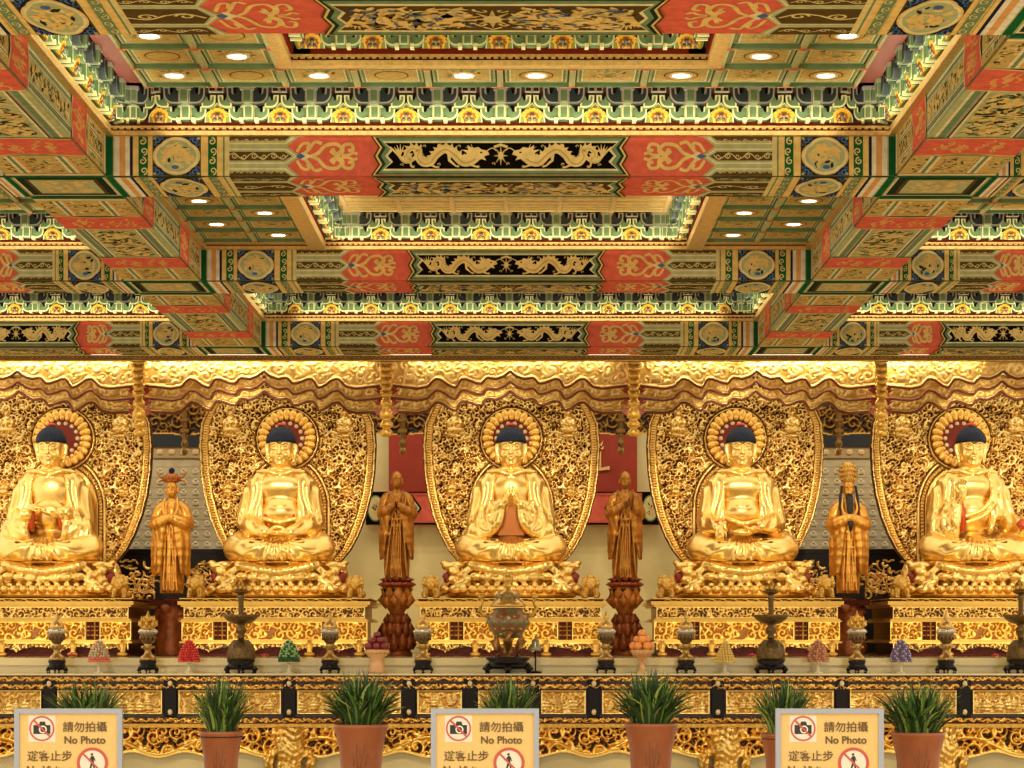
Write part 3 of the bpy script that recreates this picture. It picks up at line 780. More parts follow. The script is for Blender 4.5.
# ------------------------------------------------------------------ seated Buddhas. origin at the seat, -y toward the viewer
def buddha_head(f, c, w=.180, tilt=0):
    x, y, z = c            # centre of the head, face forward -y
    f.ell((x,y,z+.02), (w*.93,.210,.205), .02)
    f.ell((x,y-.03,z-.10), (w*.76,.165,.165), .05)              # cheeks and jaw
    f.ell((x,y-.15,z-.205), (.055,.045,.04), .04)             # chin
    f.cap((x,y+.02,z-.42), (x,y+.01,z-.16), .135, .115, .03)  # neck
    for i in range(2): f.ell((x,y+.0,z-.27-.045*i), (.13+.012*i,.13,.014), .012)
    # sockets, brows, lids, nose, lips, ears
    f.ell((x+.07,y-.228,z-.0), (.05,.022,.022), .02, sub=True); f.ell((x-.07,y-.228,z-.0), (.05,.022,.022), .02, sub=True)
    for s in (-1, 1):
        f.path([(x+s*.02,y-.222,z+.045),(x+s*.07,y-.212,z+.066),(x+s*.135,y-.168,z+.04)], .009, .012, n=3)
        f.ell((x+s*.078,y-.190,z-.006), (.046,.024,.017), .008)
        f.path([(x+s*.035,y-.212,z-.014),(x+s*.08,y-.212,z-.022),(x+s*.125,y-.18,z-.008)], .005, .004, n=3)
        f.ell((x+s*.09,y-.13,z-.09), (.05,.05,.05), .03)
        # long ears
        f.path([(x+s*(w-.01),y+.02,z+.06),(x+s*(w+.012),y+.03,z+.02),(x+s*(w+.0),y+.02,z-.07),(x+s*(w-.02),y+.0,z-.17)], [.020,.026,.020,.020], .010, n=3)
    f.path([(x,y-.215,z+.035),(x,y-.238,z-.02),(x,y-.262,z-.072)], [.012,.015,.026], .015, n=3)
    f.ell((x+.022,y-.235,z-.08), (.02,.018,.015), .01); f.ell((x-.022,y-.235,z-.08), (.02,.018,.015), .01)
    f.ell((x,y-.205,z-.128), (.046,.022,.010), .008); f.ell((x,y-.200,z-.150), (.038,.024,.012), .008)
    f.ell((x,y-.222,z-.139), (.04,.012,.003), .004, sub=True)
def hair_mesh(c, w):
    f = Field((c[0]-.3,c[1]-.3,c[2]-.1), (c[0]+.3,c[1]+.35,c[2]+.45), .013)
    x, y, z = c
    f.ell((x,y+.02,z+.085), (w+.014,.245,.165), .02)
    f.ell((x,y+.01,z+.135), (w*.96,.22,.13), .04)
    f.ell((x,y+.03,z+.21), (w*.6,.13,.075), .06)
    f.ell((x,y+.07,z+.02), (w+.006,.18,.18), .03)
    # forehead line
    sl, (X, Y, Z) = f._sl(np.array([x-.4,y-.4,z-.4]), np.array([x+.4,y+.5,z+.6]), 0)
    cut = np.maximum((z+.085+.5*np.maximum(0,-(Y-y))*.0+.05*np.abs(X-x)/w*0 - Z), (Y-y)-.03)   # front part below hairline removed
    d = -cut
    f.F[sl] = np.maximum(f.F[sl], d*-1*-1 if False else np.minimum(z+.085-Z, (y+.03)-Y)*1.0)
    f.warp(lambda X, Y, Z: .005*np.cos(X*150)*np.cos(Z*150)*np.cos(Y*150)+.003)
    return f.mesh('hair', HAIR)

def make_buddha(v):
    """returns dict of part meshes for variant v (1..5)"""
    H = (0, -.06, 1.47)
    R_ = .0125
    b = Field((-.62,-.75,.05), (.62,.45,1.85), R_)
    buddha_head(b, H)
    # bare chest, belly
    b.ell((0,.0,.95), (.345,.20,.30), .05); b.ell((0,-.01,.60), (.31,.21,.34), .08)
    if v in (2, 4, 5):
        b.ell((.12,-.14,.98), (.15,.08,.11), .09); b.ell((-.12,-.14,.98), (.15,.08,.11), .09)
        b.ell((0,-.14,.64), (.21,.14,.15), .09)
        b.path([(-.16,-.212,.77),(-.08,-.26,.71),(0,-.27,.69),(.08,-.26,.71),(.16,-.212,.77)], .006, .012, sub=True, n=3)
    else:
        b.ell((0,-.10,.95), (.24,.12,.2), .06)
    for s in (-1, 1): b.path([(s*.04,-.19,1.13),(s*.16,-.18,1.17),(s*.3,-.1,1.17)], .022, .03, n=3)
    r = Field((-.88,-.85,-.02), (.88,.5,1.28), R_)
    # torso drape
    r.ell((0,.08,.68), (.35,.20,.49), .06); r.ell((0,.06,.28), (.42,.28,.26), .06)
    # shoulders and upper arms
    EL = {1:(.44,-.10,.54), 2:(.46,-.08,.54), 3:(.46,-.10,.53), 4:(.46,-.08,.54), 5:(.46,-.06,.54)}[v]
    for s in (-1, 1):
        r.ell((s*.26,.0,1.02), (.15,.15,.13), .06)
        r.path([(s*.31,.0,1.00),(s*.385,-.0,.82),(s*EL[0],EL[1],EL[2])], [.13,.13,.13], .04, n=3)
        # lapels from the neck to the waist
        r.path([(s*.14,-.08,1.20),(s*.225,-.145,1.08),(s*.25,-.165,.85),(s*.25,-.175,.62),(s*.22,-.22,.42)], [.03,.03,.032,.036,.045], .02, n=4)
        r.path([(s*.24,-.05,1.17),(s*.31,-.105,1.02),(s*.33,-.12,.80),(s*.34,-.14,.6)], [.05,.06,.065,.075], .04, n=3)
        # legs folded
        r.path([(s*.22,.05,.20),(s*.47,-.12,.19),(s*.54,-.30,.17)], [.20,.19,.165], .05, n=4)
        r.path([(s*.55,-.30,.16),(s*.36,-.52,.13),(s*.06,-.56,.12)], [.155,.13,.10], .05, n=4)
        r.ell((s*.54,-.24,.15), (.155,.22,.145), .05)
    r.ell((0,-.40,.10), (.35,.24,.11), .06)
    r.ell((0,-.2,.20), (.35,.30,.14), .08)
    # drapery falling between the shins
    for i in range(7):
        a = (i-3)/3; r.path([(a*.06,-.44,.26),(a*.16,-.60,.15),(a*.22,-.63,.02)], [.012,.022,.020], .018, n=3)
    for s in (-1, 1):
        for i in range(4):
            q = i/4
            r.path([(s*(.12+.06*q),-.42-.02*i,.27-.02*i),(s*(.32+.05*q),-.50+.03*i,.28-.035*i),(s*(.55+.03*q),-.42+.02*i,.27-.04*i)], .010, .014, n=4)
    for s in (-1, 1): r.path([(s*.08,-.62,.19),(s*.30,-.60,.215),(s*.50,-.50,.205),(s*.64,-.36,.17)], .012, .025, sub=True, n=4)
    def forearm(s, e, w, r0=.11, r1=.085, cuff=True):
        r.path([e, tuple((np.array(e)+np.array(w))/2+np.array([s*.02,0,-.02])), w], [r0+.01, r0, r1], .03, n=3)
        for i in range(5):
            t = .15+.17*i; p = np.array(e)*(1-t)+np.array(w)*t
            r.ell(p, (.012, r0*1.05, r0*1.1), .02, rot=('y', -s*.7))
    def sleeve(s, w, drop, wid=.12):
        # wide sleeve hanging from the wrist to the lap
        for i in range(5):
            t = i/4; x0 = w[0]+s*(.02+wid*2.0*t); 
            r.path([(x0, w[1]+.02+.12*t, w[2]-.02-.05*t), (x0+s*.05, w[1]-.01+.10*t, w[2]-drop*.5), (x0+s*.06*t+s*.02, w[1]+.05*t, w[2]-drop)], [.05,.06,.055], .022, n=3)
    if v == 2:
        for s in (-1, 1):
            w = (s*.17,-.46,.36); forearm(s, (s*EL[0],EL[1],EL[2]), w)
            hand(b, (s*.15,-.48,.355), (-s,-.05,.0), (0,-.2,1), .24, .25, -s if True else 1)
        b.ell((0,-.5,.355), (.15,.07,.035), .03)
        for s in (-1, 1): b.path([(s*.10,-.50,.38),(s*.05,-.51,.425),(0,-.51,.43)], .018, .01, n=3)
        # low sash
        r.path([(-.2,-.25,.55),(0,-.27,.50),(.2,-.25,.55)], .03, .02, n=3)
    if v == 1:
        r.ell((0,-.16,.62),(.22,.12,.2), .05)
        w = (.22,-.42,.62); forearm(1, (EL[0],EL[1],EL[2]), w, .10); sleeve(1, (.20,-.38,.60), .30)
        hand(b, (.18,-.46,.60), (-1,-.1,.02), (0,.2,1), .25, .3, -1)
        w = (-.24,-.40,.60); forearm(-1, (-EL[0],EL[1],EL[2]), w, .10); sleeve(-1, (-.22,-.36,.58), .30)
        hand(b, (-.20,-.44,.68), (1,-.1,.05), (0,.2,-1), .25, .3, -1)
        b.cap((-.24,-.38,.63), (-.18,-.44,.68), .05, .05, .02); 
    if v == 3:
        for s in (-1, 1):
            w = (s*.13,-.46,.72); forearm(s, (s*EL[0],EL[1],EL[2]), w, .11, .075)
            # long hanging sleeves that part below the hands
            for i in range(6):
                t = i/5
                r.path([(s*(.12+.26*t),-.45+.20*t,.70-.06*t),(s*(.17+.27*t),-.44+.16*t,.50-.02*t),(s*(.30+.22*t),-.40+.1*t,.34)], [.055,.07,.06], .022, n=3)
            b.cap((s*.12,-.46,.70),(s*.07,-.49,.78), .05, .042, .02)
            hand(b, (s*.055,-.49,.76), (-s*.12,-.02,1), (-s,0,.05), .25, .12, s)
    if v == 4:
        w = (-.34,-.50,.42); forearm(-1, (-EL[0],EL[1],EL[2]), w)
        b.cap((-.34,-.5,.42), (-.33,-.56,.38), .06, .055, .02); hand(b, (-.33,-.56,.42), (.05,-.35,-1), (0,1,-.3), .24, .9, 1)
        w = (.22,-.44,.44); forearm(1, (EL[0],EL[1],EL[2]), w)
        hand(b, (.2,-.47,.40), (-1,-.2,.05), (0,-.1,1), .25, .35, -1)
        r.path([(-.2,-.25,.55),(0,-.30,.48),(.2,-.25,.52)], .035, .02, n=3); b.ell((-.02,-.44,.36), (.14,.08,.05), .03)
    if v == 5:
        w = (-.25,-.32,.72); forearm(-1, (-EL[0],EL[1],EL[2]), w, .11)
        for i in range(5):
            t = i/4; r.path([(-.22-.24*t,-.34+.22*t,.70-.06*t),(-.26-.24*t,-.36+.18*t,.52),(-.27-.24*t,-.34+.16*t,.32)], [.05,.065,.06], .022, n=3)
        b.cap((-.24,-.33,.72), (-.19,-.40,.82), .055, .045, .02); hand(b, (-.185,-.41,.83), (0,-.05,1), (0,-1,.1), .26, .35, -1)
        w = (.66,-.40,.40); forearm(1, (EL[0],EL[1],EL[2]), w, .11)
        b.cap((.62,-.36,.42), (.70,-.46,.37), .06, .05, .02); hand(b, (.68,-.46,.39), (.7,-.6,-.25), (0,.2,-1), .27, .2, 1)
        r.path([(.2,-.16,1.15),(.24,-.23,.85),(.10,-.26,.66),(-.12,-.26,.58)], .03, .015, n=4)
        r.path([(.26,-.14,1.12),(.29,-.22,.82),(.14,-.26,.60),(-.10,-.27,.50)], .03, .015, n=4)
    def folds(X, Y, Z):
        A = np.abs(X)
        q = np.sin(58*(A*.75-Z*.22)+4.5*np.sin(Z*6.5+A*4))
        a = .0105*q*np.clip((Z-.32)/.1, 0, 1)*np.clip((A-.2)/.1, 0, 1)*np.clip((1.14-Z)/.1, 0, 1)
        lg = .009*np.sin(34*(Z+.55*A)+3*np.sin(X*5))*np.clip((.32-Z)/.1, 0, 1)*np.clip((.62-A)/.3, 0, 1)*np.clip((-Y-.2)/.1, 0, 1)+.009*np.sin(26*np.arctan2(X, Z-.45))*np.clip((.24-A)/.1, 0, 1)*np.clip((.34-Z)/.1, 0, 1)
        return a+lg
    r.warp(folds)
    out = dict(body=b.mesh('body', GOLD), robe=r.mesh('robe', GOLD), hair=hair_mesh(H, .180))
    # rose lining showing inside the sleeves
    L = []
    def ln(pts, r_, n=8):
        m = MB(); m.tube(pts, r_, n); L.append(m.mesh('sleeve_lining', CUFF))
    if v == 3:
        for s in (-1, 1): ln([(s*.10,-.40,.72),(s*.13,-.36,.55),(s*.22,-.34,.36)], [.035,.05,.05])
        m = MB(); m.extr([(-.17,.33),(.17,.33),(.10,.55),(.02,.72),(-.02,.72),(-.10,.55)], -.345, -.33); L.append(m.mesh('robe_fold', mat('fold_amber','#9a5a26',.4,.6)))
    elif v == 5: ln([(-.19,-.36,.76),(-.17,-.31,.6),(-.17,-.30,.38)], [.03,.05,.05]); ln([(.57,-.36,.5),(.63,-.42,.42)], [.06,.085], 10)
    elif v == 4: ln([(.15,-.46,.43),(.24,-.45,.46)], [.05,.07], 10); ln([(-.36,-.47,.46),(-.33,-.53,.41)], [.07,.065], 10)
    elif v == 2:
        ln([(-.2,-.215,.60),(0,-.232,.55),(.2,-.215,.60)], .014, 6)
        for s in (-1, 1): ln([(s*.16,-.47,.37),(s*.22,-.45,.38)], [.055,.06])
    else:
        for s in (-1, 1): ln([(s*.17,-.40,.66),(s*.19,-.36,.55),(s*.20,-.34,.40)], [.045,.05,.045])
    out['lining'] = L
    jm = MB(); jm.ell((0,-.02,1.785), (.060,.06,.030), 14, 8)
    out['jewel'] = jm.mesh('hair_jewel', mat('red_jewel','#c23a1e',.3))
    return out
# ------------------------------------------------------------------ carved relief height fields
def stamps(X, Z, rnd, cell, lo, hi, turns=1.6, leaf=True):
    """openwork of curling tendrils and leaves; returns height 0..1"""
    Hh = np.zeros_like(X)
    x0, x1, z0, z1 = X.min(), X.max(), Z.min(), Z.max()
    nx = max(1, int(round((x1-x0)/cell))); nz = max(1, int(round((z1-z0)/cell)))
    dx = X[0,1]-X[0,0]; dz = Z[1,0]-Z[0,0]
    for i in range(-1, nx+1):
        for j in range(-1, nz+1):
            cx = x0+(i+.5+rnd.uniform(-.35,.35)+(.5 if j % 2 else 0))*(x1-x0)/nx; cz = z0+(j+.5+rnd.uniform(-.35,.35))*(z1-z0)/nz
            Rr = cell*rnd.uniform(lo, hi)
            a = max(0, int((cx-Rr-x0)/dx)); b = min(X.shape[1], int((cx+Rr-x0)/dx)+2); c = max(0, int((cz-Rr-z0)/dz)); d = min(X.shape[0], int((cz+Rr-z0)/dz)+2)
            if a >= b or c >= d: continue
            u = (X[c:d,a:b]-cx)/Rr; v = (Z[c:d,a:b]-cz)/Rr
            r = np.hypot(u, v)+1e-6; th = np.arctan2(v, u)
            s = 1 if rnd.random() < .5 else -1
            kind = rnd.random()
            if kind < .72 or not leaf:
                ph = r*turns*1.1+s*th/(2*PI)+rnd.random()
                w = np.abs(((ph+.5) % 1)-.5)*2         # 0 on the ridge
                hh = np.clip(1-(w/.62)**2, 0, 1)**.6*np.clip((1-r)/.16, 0, 1)
            else:
                n = rnd.choice([3,4,5,5,6]); o = rnd.random()*6
                hh = np.clip((.98*(.55+.45*np.cos(n*(th+o)/1)) - r)*2.6, 0, 1)
                hh = np.maximum(hh, np.clip((.36-r)*6, 0, 1))
            hh = hh*rnd.uniform(.75, 1)
            Hh[c:d,a:b] = np.maximum(Hh[c:d,a:b], hh)
    return Hh
def relief(name, x0, x1, z0, z1, res, hfn, depth, matl, mask=None, skirt=.03):
    nx = int((x1-x0)/res)+1; nz = int((z1-z0)/res)+1
    X, Z = np.meshgrid(np.linspace(x0,x1,nx), np.linspace(z0,z1,nz))
    h = hfn(X, Z)
    V = np.stack([X, -h*depth, Z], -1).reshape(-1,3)
    I = np.arange(nx*nz).reshape(nz, nx)
    Q = np.stack([I[:-1,:-1], I[:-1,1:], I[1:,1:], I[1:,:-1]], -1).reshape(-1,4)
    hv = h.reshape(-1)
    if mask is not None:
        m = mask(X, Z).reshape(-1); Q = Q[m[Q].all(1)]
        used = np.unique(Q); rm = np.full(nx*nz, -1); rm[used] = np.arange(len(used)); V = V[used]; hv = hv[used]; Q = rm[Q]
    return np_mesh(name, V, Q, matl, None, True, hv)
def seated_fig(X, Z, cx, cz, s):
    e = lambda x, z, a, b: np.clip(1-np.hypot((X-cx-x*s)/(a*s), (Z-cz-z*s)/(b*s)), 0, 1)**.5
    return np.maximum.reduce([e(0,.75,.2,.24), e(0,.3,.36,.42), e(0,-.15,.62,.22), e(0,-.5,.5,.16), e(.3,.2,.2,.35), e(-.3,.2,.2,.35)])
# mandorla screen behind each Buddha
MZ = [2.22,2.4,2.55,2.75,2.95,3.2,3.5,3.8,4.15,4.45,4.75,4.95,5.1,5.18,5.22]
MW = [.965*q for q in [.42,.56,.70,.87,.98,1.08,1.16,1.205,1.225,1.20,1.06,.85,.58,.34,.02]]
def mand_w(Z): return np.interp(Z, MZ, MW)
def mand_h(seed, hx):
    rnd = random.Random(seed)
    def fn(X, Z):
        h = np.maximum(stamps(X, Z, rnd, .064, .68, 1.05, 1.2), .0)
        h2 = stamps(X, Z, rnd, .22, .35, .6, 1.0)
        h = np.maximum(h, h2*1.0*(h2 > .5))
        for (cx, cz) in ((-.76,4.40),(.76,4.40),(-.80,3.55),(.80,3.55),(0,4.90)):
            s = .19 if cz > 4.3 and cx else .11
            g = seated_fig(X, Z, cx, cz, s*1.25); h = np.where(g > .05, g*.85+.35*h, h)
        w = mand_w(Z); d = (w-np.abs(X))*np.clip(1.0-.35*np.clip(Z-4.6,0,1)/.6, .5, 1)      # distance from the edge
        # beaded double border
        ang = Z*1.0+X*.0
        bead = .75+.25*np.sin((Z*120)+np.sign(X)*0)
        dd = d
        h = np.where(dd < .125, .12, h); h = np.where(dd < .115, .42, h); h = np.where((dd < .085) & (dd > .045), .25+.35*np.abs(np.sin(Z*90)), h)
        h = np.where(dd < .022, .7, h); h = np.where((dd >= .022) & (dd < .032), .15, h)
        # plain aureole behind the body and the head
        bx, bz = (X-hx)/.53, (Z-3.30)/.66
        q = np.where(Z > 3.30, np.hypot(bx, bz), np.abs(bx))
        h = np.where(q < 1.10, .05, h); h = np.where(q < 1.07, .8, h); h = np.where(q < 1.02, .05, h); h = np.where(q < .985, .5+.12*np.sin(np.arctan2(bz,bx)*90), h); h = np.where(q < .90, .1, h); h = np.where(q < .87, .5, h)
        q = np.hypot(X-hx, Z-4.24)
        h = np.where(q < .435, .05, h); h = np.where(q < .415, .7, h); h = np.where(q < .39, .2, h)
        return h
    return fn
def halo_mesh():
    mb = MB()
    n = 24
    for i in range(n):
        a = 2*PI*i/n; c, q = math.cos(a), math.sin(a); M = Matrix.Rotation(-a+PI/2, 3, 'Y')
        mb.ell((.325*c,-.035,.325*q), (.054,.035,.070), 10, 7, 0, M); mb.ell((.275*c,-.045,.275*q), (.036,.028,.036), 8, 6, 0, M)
        mb.ell((.365*c,-.045,.365*q), (.030,.022,.026), 8, 6, 0, M)
    return mb.mesh('petal_ring', mat('halo_gold','#f2c060',.4,.8))
def disc_mesh():
    mb = MB(); n = 40
    mb.extr([(.27*math.cos(2*PI*i/n), .27*math.sin(2*PI*i/n)) for i in range(n)], -.05, .0, 0)
    return mb.mesh('red_disc', mat('halo_red','#7a2412',.4))
def dots_mesh():
    mb = MB()
    for i in range(14):
        a = 2*PI*i/14; mb.ell((.205*math.cos(a), -.03, .205*math.sin(a)), (.030,.02,.030), 10, 6, 0)
    return mb.mesh('pearl_studs', mat('halo_pearl','#f2d2a0',.35))
HALO, HDISC, HDOTS = halo_mesh(), disc_mesh(), dots_mesh()
# ------------------------------------------------------------------ lotus throne
def throne(v):
    f = Field((-.98,-.80,-.02), (.98,.74,.52), .0125)
    X, Y, Z = np.meshgrid(*[q.astype(np.float32) for q in f.ax], indexing='ij')
    zz = [0,.03,.07,.12,.16,.20,.25,.31,.36,.39,.42,.455,.475,.485]; aa = [.80,.84,.84,.76,.62,.56,.62,.65,.61,.57,.70,.76,.74,.66]
    A = np.interp(Z, zz, aa); th = np.arctan2(Y/.74, X)
    A = A*(1+.030*np.abs(np.cos(9*th))*(Z < .13)) + .022*np.cos(13*th+np.sign(Z-.28)*1.5)*((Z > .2) & (Z < .38))
    d = ((np.abs(X)/A)**3.2+(np.abs(Y)/(A*.76))**3.2)**(1/3.2)-1
    f.F = np.maximum(d*.5, np.maximum(-Z, Z-.48)).astype(np.float32)
    for i in range(-6, 7):
        x = i*.122; y = -.635+.018*abs(i/6)**4*4
        f.ell((x,y,.105), (.060,.06,.055), .016); f.ell((x+.061,y+.05,.165), (.05,.05,.035), .014)
    for s in (-1, 1):
        for k in range(8): f.ell((s*.84,-.5+.14*k,.105), (.06,.062,.055), .016)
    # cloth edge falling from the seat in shallow scallops
    f.path([(-.5,-.54,.42),(-.25,-.57,.36),(0,-.585,.33),(.25,-.57,.36),(.5,-.54,.42)], .055, .05, n=6)
    for i in range(-3, 4): f.ell((i*.15,-.60,.27-.012*(3-abs(i))), (.085,.045,.055), .02)
    for s in (-1, 1):
        # corner leaf and cloud clusters
        for (x,y,z,rx,rz) in ((.70,-.48,.42,.11,.05),(.80,-.44,.40,.09,.055),(.72,-.50,.33,.085,.07),(.62,-.52,.27,.075,.06),(.74,-.50,.22,.08,.06),(.86,-.42,.45,.05,.035),(.60,-.54,.18,.08,.05),(.84,-.44,.12,.08,.07),(.70,-.56,.10,.09,.06),(.9,-.38,.07,.07,.05)):
            f.ell((s*x,y,z), (rx,.08,rz), .018)
        f.path([(s*.50,-.50,.38),(s*.60,-.56,.30),(s*.56,-.58,.22),(s*.68,-.58,.16)], [.05,.05,.04,.05], .02, n=4)
        f.path([(s*.74,.3,.40),(s*.78,.3,.25),(s*.72,.3,.1)], [.08,.07,.08], .03, n=3)
    f.warp(lambda X, Y, Z: .005*np.sin(60*X+4*np.sin(30*Z))*np.sin(50*Z+3*np.sin(20*X))*((Z > .17) & (Z < .45)))
    return f.mesh('lotus_throne', GOLD)
def throne_red():
    mb = MB(); mb.ell((0,0,0), (.075,.12,.10), 10, 7); mb.ell((0,0,.03), (.09,.10,.05), 10, 7)
    return mb.mesh('red_jewel_boss', REDL)
TH, THR = throne(1), throne_red()
# plinth (sumeru table). front at y=-1.0, width 2.42
def plinth():
    parts = {}
    W, D_, Hh = 1.15, 1.0, .74
    rr = lambda w, d, z: [(-w,-d,z),(w,-d,z),(w,d,z),(-w,d,z)]
    mb = MB()
    prof = [(-.10,.0,.02),(-.10,.02,.05),(-.06,.05,.06),(-.06,.06,.10),(-.10,.10,.115),(-.10,.115,.17),(-.14,.17,.18),(-.14,.18,.20)]
    def band(z0, z1, off, m=0): mb.box(-W-off, W+off, -D_-off, D_+off, z0, z1, m)
    band(.655,.70,.07); band(.70,.73,.02,1); band(.728,.74,.05); band(.63,.655,.035); band(.455,.475,.03); band(.475,.49,.005); band(.17,.19,.05); band(.19,.21,.02)
    band(.44,.455,.05); band(.0,.03,.02,1); band(.03,.17,-.08,1); band(.21,.44,-.055,3); band(.49,.63,-.04,3)
    core = mb.mesh('plinth_core', [GOLDS, WOODD, GOLDM, GOLDD])
    def fr(w2, z0, z1, seed, cell, m, dep=.045, res=.008, name='carved_frieze', mask=None):
        rnd = random.Random(seed)
        def fn(X, Z):
            h = stamps(X, Z, rnd, cell, .6, .95, 1.2)
            e = np.minimum(np.minimum(Z-z0, z1-Z), w2-np.abs(X)); return np.where(e < .012, .9, h)
        return relief(name, -w2, w2, z0, z1, res, fn, dep, m, mask)
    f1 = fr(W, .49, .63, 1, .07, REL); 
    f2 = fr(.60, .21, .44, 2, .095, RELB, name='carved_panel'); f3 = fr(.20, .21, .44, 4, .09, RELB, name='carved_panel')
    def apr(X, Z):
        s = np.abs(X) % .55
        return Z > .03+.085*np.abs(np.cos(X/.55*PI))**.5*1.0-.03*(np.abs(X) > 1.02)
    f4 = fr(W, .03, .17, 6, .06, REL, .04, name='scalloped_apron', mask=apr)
    lat = MB()
    for k in range(4): lat.box(-.085+.055*k-.008, -.085+.055*k+.008, -.02, 0, .21, .44, 1 if k % 2 else 0)
    for z in (.27,.33,.38): lat.box(-.1, .1, -.015, 0, z-.007, z+.007, 0)
    lat.box(-.11,.11,-.004,.01,.21,.44,1)
    latm = lat.mesh('red_lattice', [GOLDD, WOODD])
    foot = MB()
    foot.tube([(0,0,.17),(0,-.03,.13),(0,-.02,.08),(0,-.05,.04)], [.06,.05,.035,.035], 10); foot.ell((0,-.05,.03),(.07,.06,.03))
    footm = foot.mesh('foot', GOLDM)
    up = MB(); rnd = random.Random(4)     # top cresting
    for i in range(15):
        x = -.98+.14*i
        if True:
            up.tube([(x-.07,0,.01),(x-.03,-.01,.035),(x+.03,-.01,.0),(x+.075,-.0,.015)], .012, 6)
    upm = up.mesh('cresting', GOLDM)
    return core, f1, f2, f3, f4, latm, footm, upm
PL = plinth()
# small guardian lion (corner finial)
def lion_mesh():
    f = Field((-.16,-.22,-.01), (.16,.2,.34), .011)
    f.ell((0,.03,.10), (.085,.12,.085), .03); f.ell((0,-.07,.18), (.085,.08,.085), .03); f.ell((0,-.13,.16), (.05,.05,.042), .02)
    for s in (-1, 1):
        f.cap((s*.06,-.08,.10), (s*.065,-.12,.02), .034, .028, .02); f.ell((s*.065,-.14,.018), (.032,.045,.02), .01); f.ell((s*.085,.08,.05), (.04,.07,.05), .02); f.ell((s*.07,-.04,.255), (.02,.014,.03), .01)
        f.ell((s*.035,-.145,.205), (.018,.016,.016), .006)
        for k in range(5): a = k/4*PI; f.ell((s*(.075+.015*math.sin(a)), -.045+.02*math.cos(a*2), .12+.035*k), (.026,.03,.022), .006)
    f.path([(0,.13,.10),(0,.17,.18),(0,.13,.26),(0,.10,.24)], [.03,.04,.045,.03], .015); f.ell((0,-.165,.135), (.035,.02,.008), .008, sub=True)
    return f.mesh('lion', GOLDM)
LION = lion_mesh()
names5 = {1: 'hands joined before the belly', 2: 'both hands resting in the lap, bare chest', 3: 'palms pressed together at the chest', 4: 'one fist on the knee, palm up in lap', 5: 'one hand raised, other reaching over the knee'}
pos5 = ['far left', 'second from left', 'in the centre', 'second from right', 'far right']
YB = 30.1; ZS = 2.57
for i in range(5):
    v = i+1; x = X0+SP*(i-2)
    parts = make_buddha(v)
    e = empty('golden_buddha_statue', (x, YB, ZS-.475), 'golden seated Buddha, %s, %s' % (pos5[i], names5[v]), 'statue', 'golden seated Buddhas')
    oz = (0, -.05, .475)
    bo = obj('body', parts['body'], e, oz); rb = obj('robe', parts['robe'], e, oz); h = obj('hair', parts['hair'], e, oz); h['label'] = 'blue-black hair'
    j = obj('hair_jewel', parts['jewel'], h); j['label'] = 'red jewel'
    for l in parts['lining']: obj(l.name.split('.')[0], l, rb)
    t = obj('lotus_throne', TH, e); [obj('red_jewel_boss', THR, t, (q*.80,-.36,.25)) for q in (-1, 1)]
    # mandorla behind
    YM = 30.85
    m = empty('carved_mandorla_screen', (x, YM, 2.08), 'pierced gilded leaf-shaped screen behind the %s Buddha' % pos5[i].replace('in the ', ''), 'carved screen', 'carved mandorla screens')
    mz = lambda X, Z: np.abs(X) <= mand_w(Z)
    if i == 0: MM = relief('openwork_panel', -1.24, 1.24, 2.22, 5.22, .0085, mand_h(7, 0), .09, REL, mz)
    obj('openwork_panel', MM, m, (0, 0, -2.08))
    bk = MB(); zz = np.linspace(2.12, 5.2, 40); pts = [(float(mand_w(z))+.012, float(z)) for z in zz]
    bk.extr([(-a, b) for a, b in pts][::-1][::-1]+[(a, b) for a, b in pts[::-1]], .0, .05, 0)
    bo2 = bk.obj('back_board', mat('board_dark','#5a3210',.6,.3), m, (0,0,-2.08)) if i == 0 else obj('back_board', BKM, m, (0,0,-2.08))
    if i == 0: BKM = bo2.data
    ha = empty('halo', (0, -.10, 4.24-2.08)); ha.parent = m
    obj('petal_ring', HALO, ha); obj('red_disc', HDISC, ha, (0,.03,0)); obj('pearl_studs', HDOTS, ha, (0,.01,0))
    # plinth
    yp = 29.2+1.0
    p = empty('gilded_plinth', (x, yp, 1.34), 'carved gilded altar plinth under the %s Buddha' % pos5[i].replace('in the ', ''), 'plinth', 'gilded plinths')
    obj('plinth_core', PL[0], p); obj('carved_frieze', PL[1], p, (0,-1.0+.02,0))
    obj('carved_panel', PL[2], p, (0,-.96,0))
    for s in (-1, 1):
        obj('carved_panel', PL[3], p, (s*.98,-.96,0)); obj('red_lattice', PL[5], p, (s*.69,-.965,0))
    obj('scalloped_apron', PL[4], p, (0,-1.0,0)); obj('cresting', PL[7], p, (0,-1.035,.695))
    for s in (-1, 1):
        for xx in (.45, 1.08): obj('foot', PL[6], p, (s*xx,-1.0,0))
        o = obj('lion_finial', LION, None, (x+s*1.02, yp-.85, 2.08)); tag(o, 'small gilded lion on the %s plinth corner of the %s Buddha' % ('left' if s < 0 else 'right', pos5[i].replace('in the ', '')), 'lion figure', 'small gilded lions')
